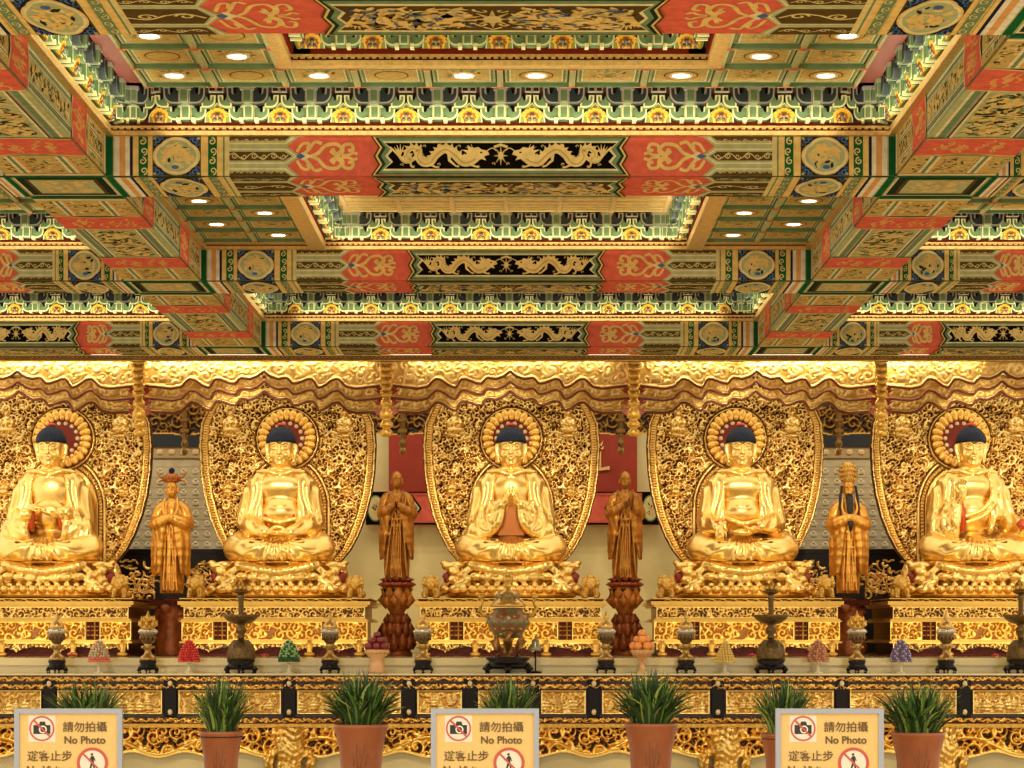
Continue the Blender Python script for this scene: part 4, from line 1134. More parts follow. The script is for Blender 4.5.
# ------------------------------------------------------------------ gilded valance in front of the Buddhas
YV = 28.05; KV = F/YV
VC = [(0,371),(6,376),(14,379),(23,377.5),(26,380),(28,383.5),(34,383),(44,379),(49,379),(52,384),(54,388),(60,386),(68,380),(74,378.5),(78,382),(82,386.5),(92,388.5),(110,386.5),(124,385)]
vx = np.array([p[0]/KV for p in VC]); 
vxx = np.linspace(0, 1.5, 200)
def vcurve(t):
    zz = np.array([PZ(p[1]+[0,9.5,19][t]+[0,.02,.05][t]*p[0], YV) for p in VC])
    base = np.interp(vxx, vx, zz)
    k = np.ones(5)/5; return np.convolve(np.pad(base, 2, 'edge'), k, 'valid')
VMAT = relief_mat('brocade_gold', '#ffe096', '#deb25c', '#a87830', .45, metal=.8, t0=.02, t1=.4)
def tier(t, seed):
    zc = vcurve(t); top = [5.02, PZ(378,YV), PZ(388,YV)][t]; rnd = random.Random(seed)
    zb = zc.min()-.02
    cur = lambda X: np.interp(np.abs(X), vxx, zc)
    def fn(X, Z):
        h = stamps(X, Z, rnd, .11, .5, .9, 1.1); d = Z-cur(X)
        h = .30+.55*h+.10*np.sin(X*26+1.5*np.sin(Z*20+t))
        h = np.where(d < .05, .45, h); h = np.where(d < .028, .95, h)
        return h
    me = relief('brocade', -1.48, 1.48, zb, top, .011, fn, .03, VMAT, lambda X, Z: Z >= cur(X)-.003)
    mb = MB(); xs = np.concatenate([-vxx[::-1], vxx[1:]]); pts = [(float(x), -.065, float(np.interp(abs(x), vxx, zc))-.008) for x in xs if abs(x) < 1.48]
    mb.tube(pts[::2], .018, 6)
    return me, mb.mesh('wavy_edge', mat('edge_brown','#6e3512',.45,.3))
TI = [tier(t, 20+t) for t in range(3)]
bays = ['far left', 'second', 'centre', 'fourth', 'far right']
for i in range(5):
    x = X0+SP*(i-2)
    e = empty('gilded_valance', (x, YV, 4.0), 'wavy three-tier gilded valance of the %s bay' % bays[i], 'valance', 'gilded valances')
    for t in range(3):
        o = obj('brocade_tier', TI[t][0], e, (0, .06*t, -4.0)); obj('wavy_edge', TI[t][1], o)
# header beam over the valance
hb = MB(); hb.box(-7.6+X0, 7.6+X0, YV-.22, YV-.12, 4.93, 5.0, 0); hb.box(-7.6+X0, 7.6+X0, YV-.235, YV-.22, 4.925, 4.94, 1)
hb.box(-7.6+X0, 7.6+X0, YV-.235, YV-.22, 4.985, 5.0, 1)
for k in range(280):
    x = -7.5+X0+k*.054
    hb.tube([(x-.022,YV-.228,4.955),(x,YV-.232,4.972),(x+.022,YV-.228,4.957)], .005, 5, 1)
tag(hb.obj('header_beam', [mat('header_brown','#6e4420',.5,.2), GOLDM]), 'long thin brown and gold carved beam above the gilded valances', 'beam')
# hanging posts
def hang_post():
    c = MB()
    c.bbox((0,0,.62), (.10,.08,.32), 0, .01)
    prof = [(.0,.0),(.03,.0),(.05,.02),(.055,.06),(.035,.09),(.03,.10),(.06,.12),(.062,.16),(.04,.19),(.035,.21),(.062,.23),(.066,.29),(.045,.33),(.04,.36),(.06,.38),(.06,.42),(.04,.45),(.045,.5),(.05,.62),(.055,.90),(.05,.99)]
    c.lathe(prof, n=16)
    for k in range(5):
        c.ell((0,-.05,.50+.08*k), (.05-.004*(k%2),.03,.045), 10, 7)
        for s in (-1,1): c.ell((s*.035,-.045,.53+.08*k), (.022,.02,.03), 8, 6)
    b = MB(); b.box(-.075,.075,-.09,.03,.90,.97)
    r = MB()
    for s in (-1, 1):
        for z in (.30,.42,.56):
            r.extr([(s*.03,z-.06),(s*.10,z-.035),(s*.16,z+.01),(s*.11,z+.0),(s*.13,z+.04),(s*.07,z+.03),(s*.03,z+.06)][::(1 if s>0 else -1)], -.02, .02)
        r.box(min(s*.03,s*.055), max(s*.03,s*.055), -.02, .03, .24, .72)
    return c.mesh('turned_post', GOLDM), b.mesh('cap_block', mat('header_brown','#6e4420')), r.mesh('red_leaf', mat('leaf_red','#8a2a14',.45,.2))
HP = hang_post()
HSC = (1.35,1.2,1)
for i in range(4):
    x = X0+SP*(i-1.5)
    e = empty('hanging_post', (x, YV-.14, 4.02), 'gilded hanging post between valances, %s of the front four' % ['first from left','second from left','third from left','last on the right'][i], 'hanging post', 'front hanging posts')
    obj('turned_post', HP[0], e, scale=HSC); obj('cap_block', HP[1], e); obj('red_leaf', HP[2], e)
# rear valance and posts
YR = 31.75
def rear():
    rnd = random.Random(5); cur = lambda X: 4.30+.05*np.abs(np.sin(X*4.2))-.04*np.cos(X*2.1)
    def fn(X, Z): return np.where(Z-cur(X) < .03, .9, stamps(X, Z, rnd, .12, .6, .95, 1.3)*.8)
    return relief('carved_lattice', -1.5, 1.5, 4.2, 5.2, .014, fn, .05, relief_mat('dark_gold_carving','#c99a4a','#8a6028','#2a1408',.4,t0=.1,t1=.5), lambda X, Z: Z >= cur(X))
RM = rear(); rb_ = MB(); rb_.box(-1.5,1.5,.02,.04,4.40,5.2); rbm = rb_.mesh('dark_backing', mat('dark_backing','#2e1a0c',.6))
for i in range(5):
    e = empty('rear_valance', (X0+SP*(i-2), YR, 4.2), 'dark gold carved rear valance behind the %s screen' % bays[i], 'valance', 'rear valances')
    obj('carved_lattice', RM, e, (0,0,-4.2)); obj('dark_backing', rbm, e, (0,0,-4.2))
rp = MB(); rp.lathe([(0,0),(.03,0),(.045,.03),(.04,.08),(.025,.10),(.05,.12),(.05,.17),(.03,.2),(.04,.24),(.04,.7),(.04,1.0)], n=14)
for z in (.3,.45,.6): rp.box(-.06,.06,-.05,.03,z,z+.05)
rpm = rp.mesh('lantern_post', mat('post_brass','#9c7434',.4,.5,noise=.4))
for i in range(4):
    o = obj('rear_pendant', rpm, None, (X0+SP*(i-1.5), YR-.1, PZ(455, YR))); tag(o, 'dull brass rear pendant, %s of four' % ['first from left','second from left','third from left','last on the right'][i], 'pendant', 'rear pendants')
# ------------------------------------------------------------------ back wall
w = MB(); w.box(-10, 10, 33.0, 33.15, 0, 5.6)
tag(w.obj('wall_back', [mat('wall_cream','#d6c68e',.8,noise=.08,nscale=2)]), kind='structure')
def tilewall(px0, px1, nm, n):
    Y = 32.98; x0, x1 = PX(px0, Y), PX(px1, Y); z0, z1 = PZ(550, Y), PZ(447, Y)
    mb = MB(); mb.box(x0, x1, Y-.02, Y, z0, z1, 0); mb.box(x0, x1, Y-.06, Y, z1, z1+.26, 2); mb.box(x0, x1, Y-.04, Y, z1-.16, z1, 3)
    nx = int((x1-x0)/.17); nz = int((z1-z0)/.15)
    for i in range(nx):
        for j in range(nz-1):
            cx = x0+.085+i*.17; cz = z0+.075+j*.15
            mb.ell((cx, Y-.021, cz-.01), (.055,.0025,.045), 10, 5, 1); mb.ell((cx, Y-.023, cz+.03), (.024,.003,.024), 8, 4, 1)
            mb.box(cx-.083, cx+.083, Y-.024, Y-.02, cz+.07, cz+.075, 1)
    for i in range(nx): mb.ell((x0+.085+i*.17, Y-.042, z1-.08), (.05,.003,.05), 10, 5, 4)
    tag(mb.obj('trim_%d' % n, [mat('tile_grey','#bdac88',.8,noise=.15,nscale=6), mat('tile_light','#c4b48e',.8), mat('band_dark','#1c2026',.5), mat('band_tan','#a58a5c',.6), mat('band_light','#c4a878',.5)]), kind='structure')
tilewall(95, 262, '', 60); tilewall(760, 925, '', 61)
# black cabinets low against the wall
for (a, b, nm) in ((95,262,'left'),(760,925,'right')):
    Y = 32.2; mb = MB(); x0, x1 = PX(a,Y), PX(b,Y)
    mb.box(x0, x1, Y, Y+.7, 1.34, PZ(551, Y), 0); mb.box(x0-.02, x1+.02, Y-.02, Y+.72, PZ(553, Y), PZ(549, Y), 1)
    rnd = random.Random(a)
    for k in range(26):
        cx = rnd.uniform(x0+.1, x1-.1); cz = rnd.uniform(2.3, 2.66)
        [mb.ell((cx+.05*q_, Y-.01, cz+.018*(q_ % 2)), (.035,.012,.016), 8, 5, 2) for q_ in (-1, 0, 1)]
    o = mb.obj('lacquer_cabinet', [BLACKL, BLACKL, GOLDM]); tag(o, 'black lacquer cabinet with gold clouds against the wall, %s side of the hall' % nm, 'cabinet')
# red signboard and painted board behind the centre
Y = 32.95
mb = MB(); mb.box(PX(389,Y), PX(637,Y), Y-.05, Y, PZ(493,Y), PZ(405,Y), 0)
g = MB()
def stroke(pts, wd): g.extr([ (PX(a,Y), PZ(b,Y)) for a, b in pts], Y-.07, Y-.05)
stroke([(598.5,452),(601,452),(601,468),(609.5,466.5),(609.5,470),(598.5,471)], 0); stroke([(599,446),(603,441),(602,446)], 0); stroke([(600,449),(604,446),(603,450)], 0)
b0 = mb.obj('board', [mat('sign_red','#96301c',.5,noise=.15,nscale=4)]); b0.name = 'red_signboard'; tag(b0, 'dull red signboard with gold writing on wall behind the centre Buddha', 'signboard')
go = g.obj('gold_lettering', [mat('letter_gold','#d9b070',.5)], b0)
mb = MB(); p = Pat(mb, ((PX(366,Y)+PX(660,Y))/2, Y-.051, PZ(508.5,Y)), (1,0,0), (0,0,1), (0,-1,0), .002)
hw_ = (PX(660,Y)-PX(366,Y))/2; hh = (PZ(492,Y)-PZ(525,Y))/2; rnd = random.Random(8)
mb.box(PX(366,Y), PX(660,Y), Y-.05, Y, PZ(525,Y), PZ(492,Y), PI_['red'])
p.rect(-hw_, hw_, -hh, hh, 'red', 0)
for s in (-1, 1):
    p.s = s
    p.rect(hw_-.26, hw_, -hh, hh, 'black', 1); p.disc(hw_-.14, 0, .115, .19, 'green', 2, 20); p.disc(hw_-.14, 0, .10, .17, 'pale', 3, 20)
    blobs(p, hw_-.22, hw_-.06, -.12, .12, 30, .06, ['gold','deep','pale'], 4, rnd)
    # hexagonal green and white border around a black field
    for k, mm in ((0,'black'),(.03,'cream'),(.05,'green'),(.08,'cream'),(.095,'black')):
        c = hw_-.60
        p.poly([(c-.20+k,0),(c-.06+k*.5,hh*.86-k),(c+.30-k,hh*.86-k),(c+.30-k,-hh*.86+k),(c-.06+k*.5,-hh*.86+k)], mm, 2+k*50)
    scroll_lane(p, hw_-.66, hw_-.42, 0, .07, 'pale', 8, rnd)
p.s = 1; p.rect(-hw_, hw_, -hh, -hh+.03, 'black', 9); p.rect(-hw_, hw_, hh-.02, hh, 'black', 9)
tag(mb.obj('painted_board', PMATS), 'red painted board with green hexagons and black medallion ends, low behind the centre Buddha', 'painted board')

# ------------------------------------------------------------------ standing attendants
def monk(v):
    f = Field((-.34,-.42,-.01), (.34,.3,1.5), .0095)
    hz = 1.315
    f.ell((0,-.03,hz+.025), (.083,.092,.092), .01); f.ell((0,-.02,hz+.055), (.074,.08,.062), .02); f.ell((0,-.045,hz-.05), (.066,.07,.065), .03); f.cap((0,0,hz-.20), (0,-.005,hz-.06), .052, .045, .012)
    for s in (-1, 1):
        f.ell((s*.03,-.118,hz+.005), (.02,.01,.010), .008, sub=True); f.ell((s*.085,-.02,hz-.02), (.014,.022,.045), .01)
        f.path([(s*.01,-.122,hz+.022),(s*.03,-.118,hz+.03),(s*.055,-.10,hz+.02)], .005, .006, n=2)
    f.path([(0,-.118,hz+.015),(0,-.138,hz-.02)], [.006,.012], .008, n=2); f.ell((0,-.108,hz-.055), (.022,.01,.006), .004)
    # robe column
    f.path([(0,.01,1.06),(0,.02,.8),(0,.02,.45),(0,.0,.08)], [.13,.155,.175,.19], .04)
    for s in (-1, 1):
        f.path([(s*.09,.01,1.11),(s*.17,.0,1.05),(s*.225,-.02,.86)], [.06,.078,.08], .03, n=3)
        h = (s*.03, -.22, 1.0) if v == 0 or s < 0 else (s*.13,-.22,1.10)
        f.path([(s*.235,-.02,.88),(s*.17,-.15,.90),(h[0]+s*.03,h[1]+.01,h[2]-.03)], [.075,.065,.045], .03, n=3)
        # sleeve falling to the knees
        for i in range(4):
            t = i/3; f.path([(s*(.12+.09*t),-.17+.08*t,.90),(s*(.16+.07*t),-.15+.07*t,.6),(s*(.21+.035*t),-.12+.06*t,.30-.02*t)], [.035,.04,.02], .02, n=3)
        hand(f, (h[0], h[1], h[2]-.02), (-s*.08,-.02,1), (-s,0,.1), .13, .1 if v == 0 else .4, s, .004)
    for k in range(5): x = -.08+.04*k; f.path([(x*1.2+.05,-.14,1.08),(x+.02,-.165,.8),(x*1.6,-.175,.4),(x*2,-.18,.06)], [.012,.014,.016,.02], .014, n=4)
    f.path([(-.12,-.09,1.17),(0,-.15,1.03),(.10,-.10,1.17)], .018, .012, n=4)
    f.path([(-.18,-.10,.95),(.0,-.18,.78),(.18,-.12,.95)], .012, .012, n=4)
    for s in (-1,1): f.ell((s*.07,-.17,.03), (.045,.07,.03), .02)
    f.warp(lambda X, Y, Z: .004*np.sin(75*(X+.12*Z)+2*np.sin(8*Z))*np.clip((1.05-Z)/.1,0,1))
    return f.mesh('body', AMBERG)
def crowned(v):
    f = Field((-.42,-.5,-.01), (.42,.35,1.72), .0105)
    hz = 1.38
    f.ell((0,-.03,hz+.02), (.092,.10,.12), .02); f.ell((0,-.045,hz-.05), (.075,.08,.07), .03); f.cap((0,0,hz-.18), (0,-.005,hz-.06), .065, .055, .02)
    for s in (-1, 1):
        f.ell((s*.036,-.128,hz+.005), (.023,.012,.011), .008, sub=True); f.ell((s*.10,-.02,hz-.02), (.015,.022,.05), .01)
        f.path([(s*.012,-.132,hz+.024),(s*.036,-.128,hz+.034),(s*.065,-.108,hz+.022)], .006, .006, n=2)
    f.path([(0,-.128,hz+.015),(0,-.150,hz-.02)], [.007,.014], .008, n=2); f.ell((0,-.122,hz-.055), (.025,.01,.006), .004)
    f.path([(0,.02,1.10),(0,.03,.85),(0,.02,.45),(0,.0,.05)], [.15,.175,.18,.19], .04)
    for s in (-1, 1):
        f.path([(s*.11,.01,1.15),(s*.20,.0,1.08),(s*.26,-.03,.90)], [.075,.095,.095], .04, n=3)
        f.path([(s*.28,-.03,.92),(s*.21,-.18,.92),(s*.05,-.26,.98)], [.09,.085,.06], .03, n=3)
        for i in range(5):
            t = i/4; f.path([(s*(.10+.15*t),-.22+.09*t,.92),(s*(.15+.12*t),-.19+.08*t,.62),(s*(.19+.10*t),-.16+.07*t,.28-.03*t)], [.05,.055,.03], .022, n=3)
        f.path([(s*.10,-.10,1.25),(s*.12,-.19,1.1),(s*.03,-.24,.98)], .02, .012, n=4)
    f.ell((0,-.27,.99), (.07,.05,.05), .03)
    if v == 1: hand(f, (.03,-.28,.98), (-1,-.1,.05), (0,1,0), .14, .5, 1, .004)
    f.path([(-.19,-.19,.98),(0,-.30,1.01),(.19,-.19,.98)], .026, .012, n=4)
    for k in range(5): x = -.06+.03*k; f.path([(x,-.20,.9),(x*1.4,-.19,.5),(x*1.9,-.19,.04)], [.014,.016,.02], .014, n=4)
    f.warp(lambda X, Y, Z: .004*np.sin(60*(X*(1)+.1*Z)+2*np.sin(7*Z))*np.clip((1.0-Z)/.1,0,1))
    body = f.mesh('body', mat('gold_robe','#eeb050',.3,.85,noise=.25,nscale=6,bump=.2,bscale=20))
    c = MB(); k = MB()
    if v == 0:
        c.lathe([(.10,1.47),(.105,1.50),(.11,1.55),(.08,1.58),(.0,1.585)], n=18, c=(0,-.02,0))
        for s in (-1, 1):
            c.tube([(s*.09,-.05,1.52),(s*.17,-.04,1.54),(s*.21,-.03,1.62)], [.02,.016,.008], 8)
            c.tube([(s*.09,.0,1.50),(s*.17,.0,1.49),(s*.20,.0,1.45)], [.014,.012,.006], 8)
        for i in range(9): a = PI+PI*i/8; c.ell((.105*math.cos(a),-.02+.105*math.sin(a),1.53), (.02,.02,.035), 8, 6)
        k.ell((0,-.03,1.62), (.045,.045,.045), 12, 8)
        cm = c.mesh('crown', mat('crown_copper','#b06a34',.35,.7)); km = k.mesh('crown_knob', HAIR)
        return body, cm, km, None
    c.lathe([(.105,1.44),(.11,1.47),(.115,1.53),(.125,1.60),(.115,1.66),(.08,1.70),(.0,1.71)], n=22, c=(0,-.01,0))
    for r in range(4):
        for i in range(16): a = 2*PI*i/16+r*.2; rr = .115+.008*r*(r<3); c.ell((rr*math.cos(a),-.01+rr*math.sin(a),1.48+.055*r), (.018,.018,.022), 8, 6)
    for s in (-1,1): c.tube([(s*.11,-.03,1.50),(s*.17,-.03,1.56),(s*.14,-.03,1.62)], [.018,.02,.01], 8)
    k = MB()
    k.tube([(0,-.12,1.30),(0,-.17,1.22),(0,-.20,1.10),(0,-.235,1.04)], [.05,.055,.045,.03], 10, flat=.5)
    k.tube([(0,-.285,.95),(0,-.275,.86),(0,-.24,.80)], [.045,.03,.005], 10, flat=.5)
    for s in (-1, 1): k.tube([(s*.10,-.06,1.42),(s*.125,-.08,1.28),(s*.14,-.14,1.12),(s*.12,-.17,1.02)], [.018,.02,.018,.01], 8)
    return body, c.mesh('crown', GOLDM), k.mesh('beard', mat('beard_black','#15110e',.5)), None
def lotus_pedestal():
    a = MB()
    a.lathe([(.0,.965),(.24,.965),(.26,.95),(.27,.93),(.23,.92),(.22,.90)], n=24, wob=lambda t,z: .05*math.cos(12*t) if .92 < z < .955 else 0)
    for i in range(14):
        t = 2*PI*i/14; a.ell((.215*math.cos(t), .235*math.sin(t), .94), (.045,.045,.035), 8, 6)
    for i in range(12):
        t = 2*PI*i/12; a.tube([(.18*math.cos(t),.18*math.sin(t),.97),(.22*math.cos(t),.22*math.sin(t),1.0),(.17*math.cos(t),.17*math.sin(t),1.03)], [.05,.05,.01], 8)
    b = MB()
    b.lathe([(.21,.92),(.215,.85),(.21,.76),(.18,.68),(.13,.60),(.11,.57),(.11,.55)], n=24)
    for i in range(9):
        t = 2*PI*(i+.5)/9; b.tube([(.19*math.cos(t),.19*math.sin(t),.88),(.215*math.cos(t),.215*math.sin(t),.74),(.16*math.cos(t),.16*math.sin(t),.62)], [.06,.075,.01], 8)
    c = MB()
    c.lathe([(.10,.56),(.12,.54),(.14,.47),(.20,.38),(.23,.28),(.22,.2),(.17,.14),(.19,.12),(.2,.06),(.22,.05),(.23,.0)], n=24)
    for row, (n, r, z0, z1) in enumerate(((9,.13,.40,.56),(11,.19,.26,.44),(11,.21,.10,.30))):
        for i in range(n):
            t = 2*PI*(i+.5*row)/n; c.tube([(r*.9*math.cos(t),r*.9*math.sin(t),z0),(r*1.14*math.cos(t),r*1.14*math.sin(t),(z0+z1)/2),(r*1.12*math.cos(t),r*1.12*math.sin(t),z1)], [.06,.07,.006], 8)
    am = mat('amber_wood','#dc8c3a',.35,.3,noise=.3,nscale=12,bump=.2,bscale=30)
    return a.mesh('lotus_top', mat('lotus_red','#95421e',.4,.3)), b.mesh('inverted_lotus', am), c.mesh('lotus_bulb', WOODR)
def rock_pedestal():
    f = Field((-.34,-.34,-.01), (.34,.3,.85), .014); rnd = random.Random(4)
    f.path([(0,0,.58),(0,0,.4),(0,0,.2),(0,0,.0)], [.19,.16,.20,.21], .05)
    for k in range(40):
        a = rnd.uniform(0, 2*PI); z = rnd.uniform(.07,.68); f.ell((.18*math.cos(a),.18*math.sin(a),z), (rnd.uniform(.04,.08),rnd.uniform(.04,.08),rnd.uniform(.03,.07)), .015)
    return f.mesh('rock_body', WOODR)
def cloud_base():
    rnd = random.Random(6); st = {}
    def shape(X, Z):
        return stamps(X, Z, rnd, .13, .55, .95, 1.3)
    out = []
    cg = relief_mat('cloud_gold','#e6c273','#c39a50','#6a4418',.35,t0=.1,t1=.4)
    for s in (-1, 1):
        memo = {}
        def fn(X, Z): memo['h'] = shape(X, Z); return memo['h']
        def mk(X, Z): return (memo['h'] > .12) & ((X-s*.43)**2/.20**2+np.clip(Z-.18,0,9)**2/.32**2 < 1)
        out.append(relief('cloud_carving', s*.43-.22, s*.43+.22, -.02, .52, .009, fn, .09, cg, mk))
    return out
LPD = lotus_pedestal(); RPD = rock_pedestal(); CLB = cloud_base()
YA = 30.4
for (px, v, lab) in ((397,0,'amber gilt monk statue with palms joined, left of the centre Buddha'), (625,1,'amber gilt monk statue with one hand raised, right of the centre Buddha')):
    x = PX(px, YA)
    e = empty('monk_statue', (x, YA, 2.34), lab, 'statue', None); b_ = obj('body', monk(v), e, scale=(.86,.9,1))
    e = empty('lotus_pedestal', (x, YA, 1.34), 'reddish carved lotus pedestal under the monk statue %s of centre' % ('left' if v == 0 else 'right'), 'pedestal')
    [obj(n_, m_, e, scale=(.9,.9,1)) for n_, m_ in zip(('lotus_top','inverted_lotus','lotus_bulb'), LPD)]
for (px, v, lab) in ((172,0,'gilded crowned attendant statue, hands hidden in sleeves, far left gap'), (848,1,'gilded crowned attendant statue with long black beard, far right gap')):
    x = PX(px, YA); bd, cr, kn, _ = crowned(v)
    e = empty('crowned_statue', (x, YA, 2.16), lab, 'statue'); obj('body', bd, e, scale=(.80,.85,1)); c_ = obj('crown', cr, e, scale=(.9,.9,1) if v == 0 else (.80,.85,1.02))
    obj('crown_knob' if v == 0 else 'beard', kn, c_ if v == 0 else e, scale=(1,1,1) if v == 0 else (.9,.88,1))
    e = empty('rock_pedestal', (x, YA, 1.34), 'red-brown rock-carved pedestal under the %s' % ('knob-crowned statue' if v == 0 else 'bearded statue'), 'pedestal')
    obj('rock_body', RPD, e); rt_ = MB(); rt_.box(-.26,.26,-.2,.25,.66,.735); rt_.obj('rock_shelf', [WOODD], e)
    for q, sd in ((0,'left'),(1,'right')):
        ce_ = empty('cloud_carving', (x, YA+.05, 2.11), 'openwork gold cloud carving %s of the %s' % (sd, 'knob-crowned statue' if v == 0 else 'bearded statue'), 'carving')
        obj('openwork', CLB[q], ce_, (0,.10,0)); obj('openwork', CLB[q], ce_, (.0,-.06,.0), scale=(.93,1,.7))
# ------------------------------------------------------------------ offering table and marble step
MARB = mat('marble_cream','#e0cf96',.12,noise=.12,nscale=1.2,coat=.3)
YT = 26.6; ZTT = 1.165; XA0, XA1 = -7.0, 6.8
t = empty('marble_step', (X0, 30, 0), 'pale polished marble step carrying the plinths and pedestals', 'altar step')
mb = MB(); mb.box(-6.95, 6.95, -2.75, 2.9, 0, 1.34-.085, 0); mb.box(-7.0, 7.0, -2.8, 2.95, 1.34-.085, 1.34, 0)
mb.obj('marble_slab', [MARB], t)
t = empty('offering_table', (X0, YT, 0), 'long low offering table with carved gilt front and black posts', 'altar table')
mb = MB(); mb.box(-6.95, 6.95, 0, .62, ZTT-.02, ZTT); mb.obj('table_top', [MARB], t)
mb = MB(); mb.box(-6.9, 6.9, .07, .55, .56, ZTT-.02, 0); mb.box(-6.9,6.9,.12,.5,.0,.56,1)
mb.box(-6.95, 6.95, .03, .1, 1.125, ZTT-.02, 0); mb.box(-6.95, 6.95, .02, .1, .66, .695, 0); mb.box(-6.95,6.95,-.01,.1,.54,.585,2); mb.box(-6.95,6.95,.04,.1,1.055,1.075,0)
mb.obj('table_core', [mat('table_maroon','#2e1209',.35), MARB, GOLDM], t)
# rope mouldings
def rope(z, r, L=6.9, dz=.012, p_=.11):
    m = MB(); n = int(2*L/p_)
    for i in range(n):
        x = -L+i*p_; 
        m.tube([(x,.03,z-dz),(x+p_*.35,.02,z+dz),(x+p_*.7,.02,z-dz*.2),(x+p_,.03,z+dz*.3)], r, 6)
    return m
for z0_, z1_, sd in ((1.075,1.130,61),(.985,1.045,62),(.595,.655,63)):
    rr_ = random.Random(sd)
    def rf(X, Z):
        c = (z0_+z1_)/2; v = (Z-c)/(z1_-z0_)*2
        q = np.abs(v-.55*np.sin(X*52+.6*np.sin(X*9+sd))); return np.maximum(np.clip(1-q/.42, 0, 1)**.5*.9, stamps(X, Z, rr_, .05, .5, .8, 1)*.85)
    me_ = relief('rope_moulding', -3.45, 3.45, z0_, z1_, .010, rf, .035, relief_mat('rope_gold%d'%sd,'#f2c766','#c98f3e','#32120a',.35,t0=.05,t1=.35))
    for q_ in (-1, 1): obj('rope_moulding', me_, t, (q_*3.45, .035, 0))
# black posts with studs and carved scene panels
posts = [PX(q, YT)-X0 for q in (-72,49,170,289,409,470,533,594,718,842,965,1088)]
pm = MB(); pm.bbox((0,0,.66), (.15,.08,.44), 0, .008); pmm = pm.mesh('black_post', BLACKL)
sm = MB(); sm.ell((0,-.045,0), (.028,.02,.035), 10, 8); smm = sm.mesh('stud', mat('stud_pale','#e0c89c',.3,.2))
for x in posts:
    o = obj('black_post', pmm, t, (x,.05,0)); obj('stud', smm, o, (0,0,1.05)); obj('stud', smm, o, (0,0,.72))
for i in range(len(posts)-1):
    a, b = posts[i]+.095, posts[i+1]-.095; w2 = (b-a)/2; rnd = random.Random(50+i)
    def fn(X, Z):
        h = .25+.35*stamps(X, Z, rnd, .08, .5, .9, 1)
        for k in range(int(w2*2/.11)): cx = -w2+.06+k*.11+rnd.uniform(-.03,.03); g = seated_fig(X, Z, cx, .81+rnd.uniform(-.05,.05), rnd.uniform(.06,.11)); h = np.where(g > .1, .35+.65*g, h)
        e = np.minimum(np.minimum(Z-.70, .97-Z), w2-np.abs(X)); return np.where(e < .012, .85, h)
    obj('carved_scene_panel', relief('carved_scene_panel', -w2, w2, .70, .97, .010, fn, .06, REL), t, ((a+b)/2, .06, 0))
# openwork apron
rnd = random.Random(31)
def afn(X, Z):
    h = stamps(X, Z, rnd, .17, .55, .85, 1.5); h = np.maximum(h, stamps(X, Z, rnd, .10, .4, .7, 1)*.8)
    wv = .33+.10*np.sin(X*5.03); h = np.maximum(h, np.clip(1-np.abs(Z-wv)/.045, 0, 1)**.5)
    q = .235+.03*np.cos(X*10.05)-Z; return np.where(np.abs(q) < .018, .9, h)
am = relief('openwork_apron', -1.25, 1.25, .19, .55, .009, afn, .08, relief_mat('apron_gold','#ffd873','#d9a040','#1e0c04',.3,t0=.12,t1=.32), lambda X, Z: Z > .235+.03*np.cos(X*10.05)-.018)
for i in range(-3, 3): obj('openwork_apron', am, t, (1.25+2.5*i+.0, .10, 0))
# beast-headed legs
def leg_mesh():
    f = Field((-.32,-.28,-.01), (.32,.12,.56), .012)
    f.path([(0,.0,.52),(0,-.04,.40),(0,-.10,.30),(0,-.05,.16),(0,-.08,.03)], [.13,.16,.15,.11,.13], .04)
    f.ell((0,-.14,.36), (.12,.08,.07), .03); f.ell((0,-.2,.31), (.06,.05,.05), .02)
    for s in (-1, 1):
        f.ell((s*.07,-.19,.41), (.03,.025,.02), .01); f.path([(s*.10,-.08,.46),(s*.17,-.06,.50),(s*.15,-.05,.53)], [.035,.04,.02], .015)
        f.ell((s*.06,-.17,.03), (.05,.06,.03), .01); f.path([(s*.13,-.02,.30),(s*.22,-.03,.22),(s*.26,-.03,.13),(s*.2,-.03,.10)], [.05,.05,.045,.03], .02)
        for k in range(5): f.ell((s*.13, -.06, .22+.05*k), (.035,.04,.03), .01)
    f.warp(lambda X, Y, Z: .010*np.sin(X*95+2*np.sin(Z*18))+.007*np.sin(Z*80+3*np.sin(X*22)))
    return f.mesh('beast_leg', GOLD)
LG = leg_mesh()
for q in (73,290,507,725,942): obj('leg', LG, t, (PX(q, YT)-X0, .02, 0))
bm = MB(); bm.box(-7, 7, 0, .5, 0, .03); bm.box(-7,7,-.35,.0,0,.06)
o = bm.obj('floor_plinth', [MARB]); o.location = (X0, YT+.0, 0); o.name = 'trim_70'; tag(o, kind='structure')

# ------------------------------------------------------------------ altar ware
VZ = ZTT; YI = 26.92
def stand_mesh(w, h):
    m = MB(); m.lathe([(0,h),(w*.78,h),(w*.84,h*.9),(w*.72,h*.72),(w*.78,h*.6),(w*.9,h*.45),(w*.82,h*.34)], n=20)
    for k in range(6):
        a = 2*PI*k/6+PI/6; m.tube([(w*.8*math.cos(a),w*.8*math.sin(a),h*.45),(w*.98*math.cos(a),w*.98*math.sin(a),h*.22),(w*.9*math.cos(a),w*.9*math.sin(a),.0)], [w*.16,w*.13,w*.12], 8)
    m.lathe([(w*.80,h*.36),(w*.84,h*.30),(w*.80,h*.26),(w*.60,h*.26)], n=20)
    return m.mesh('carved_stand', BLACKL)
BRASS = mat('old_brass','#b99455',.35,.75,noise=.35,nscale=30); SILV = mat('silver_band','#c9c2b0',.25,.8); DGL = mat('smoky_cup','#6b5436',.2,.6)
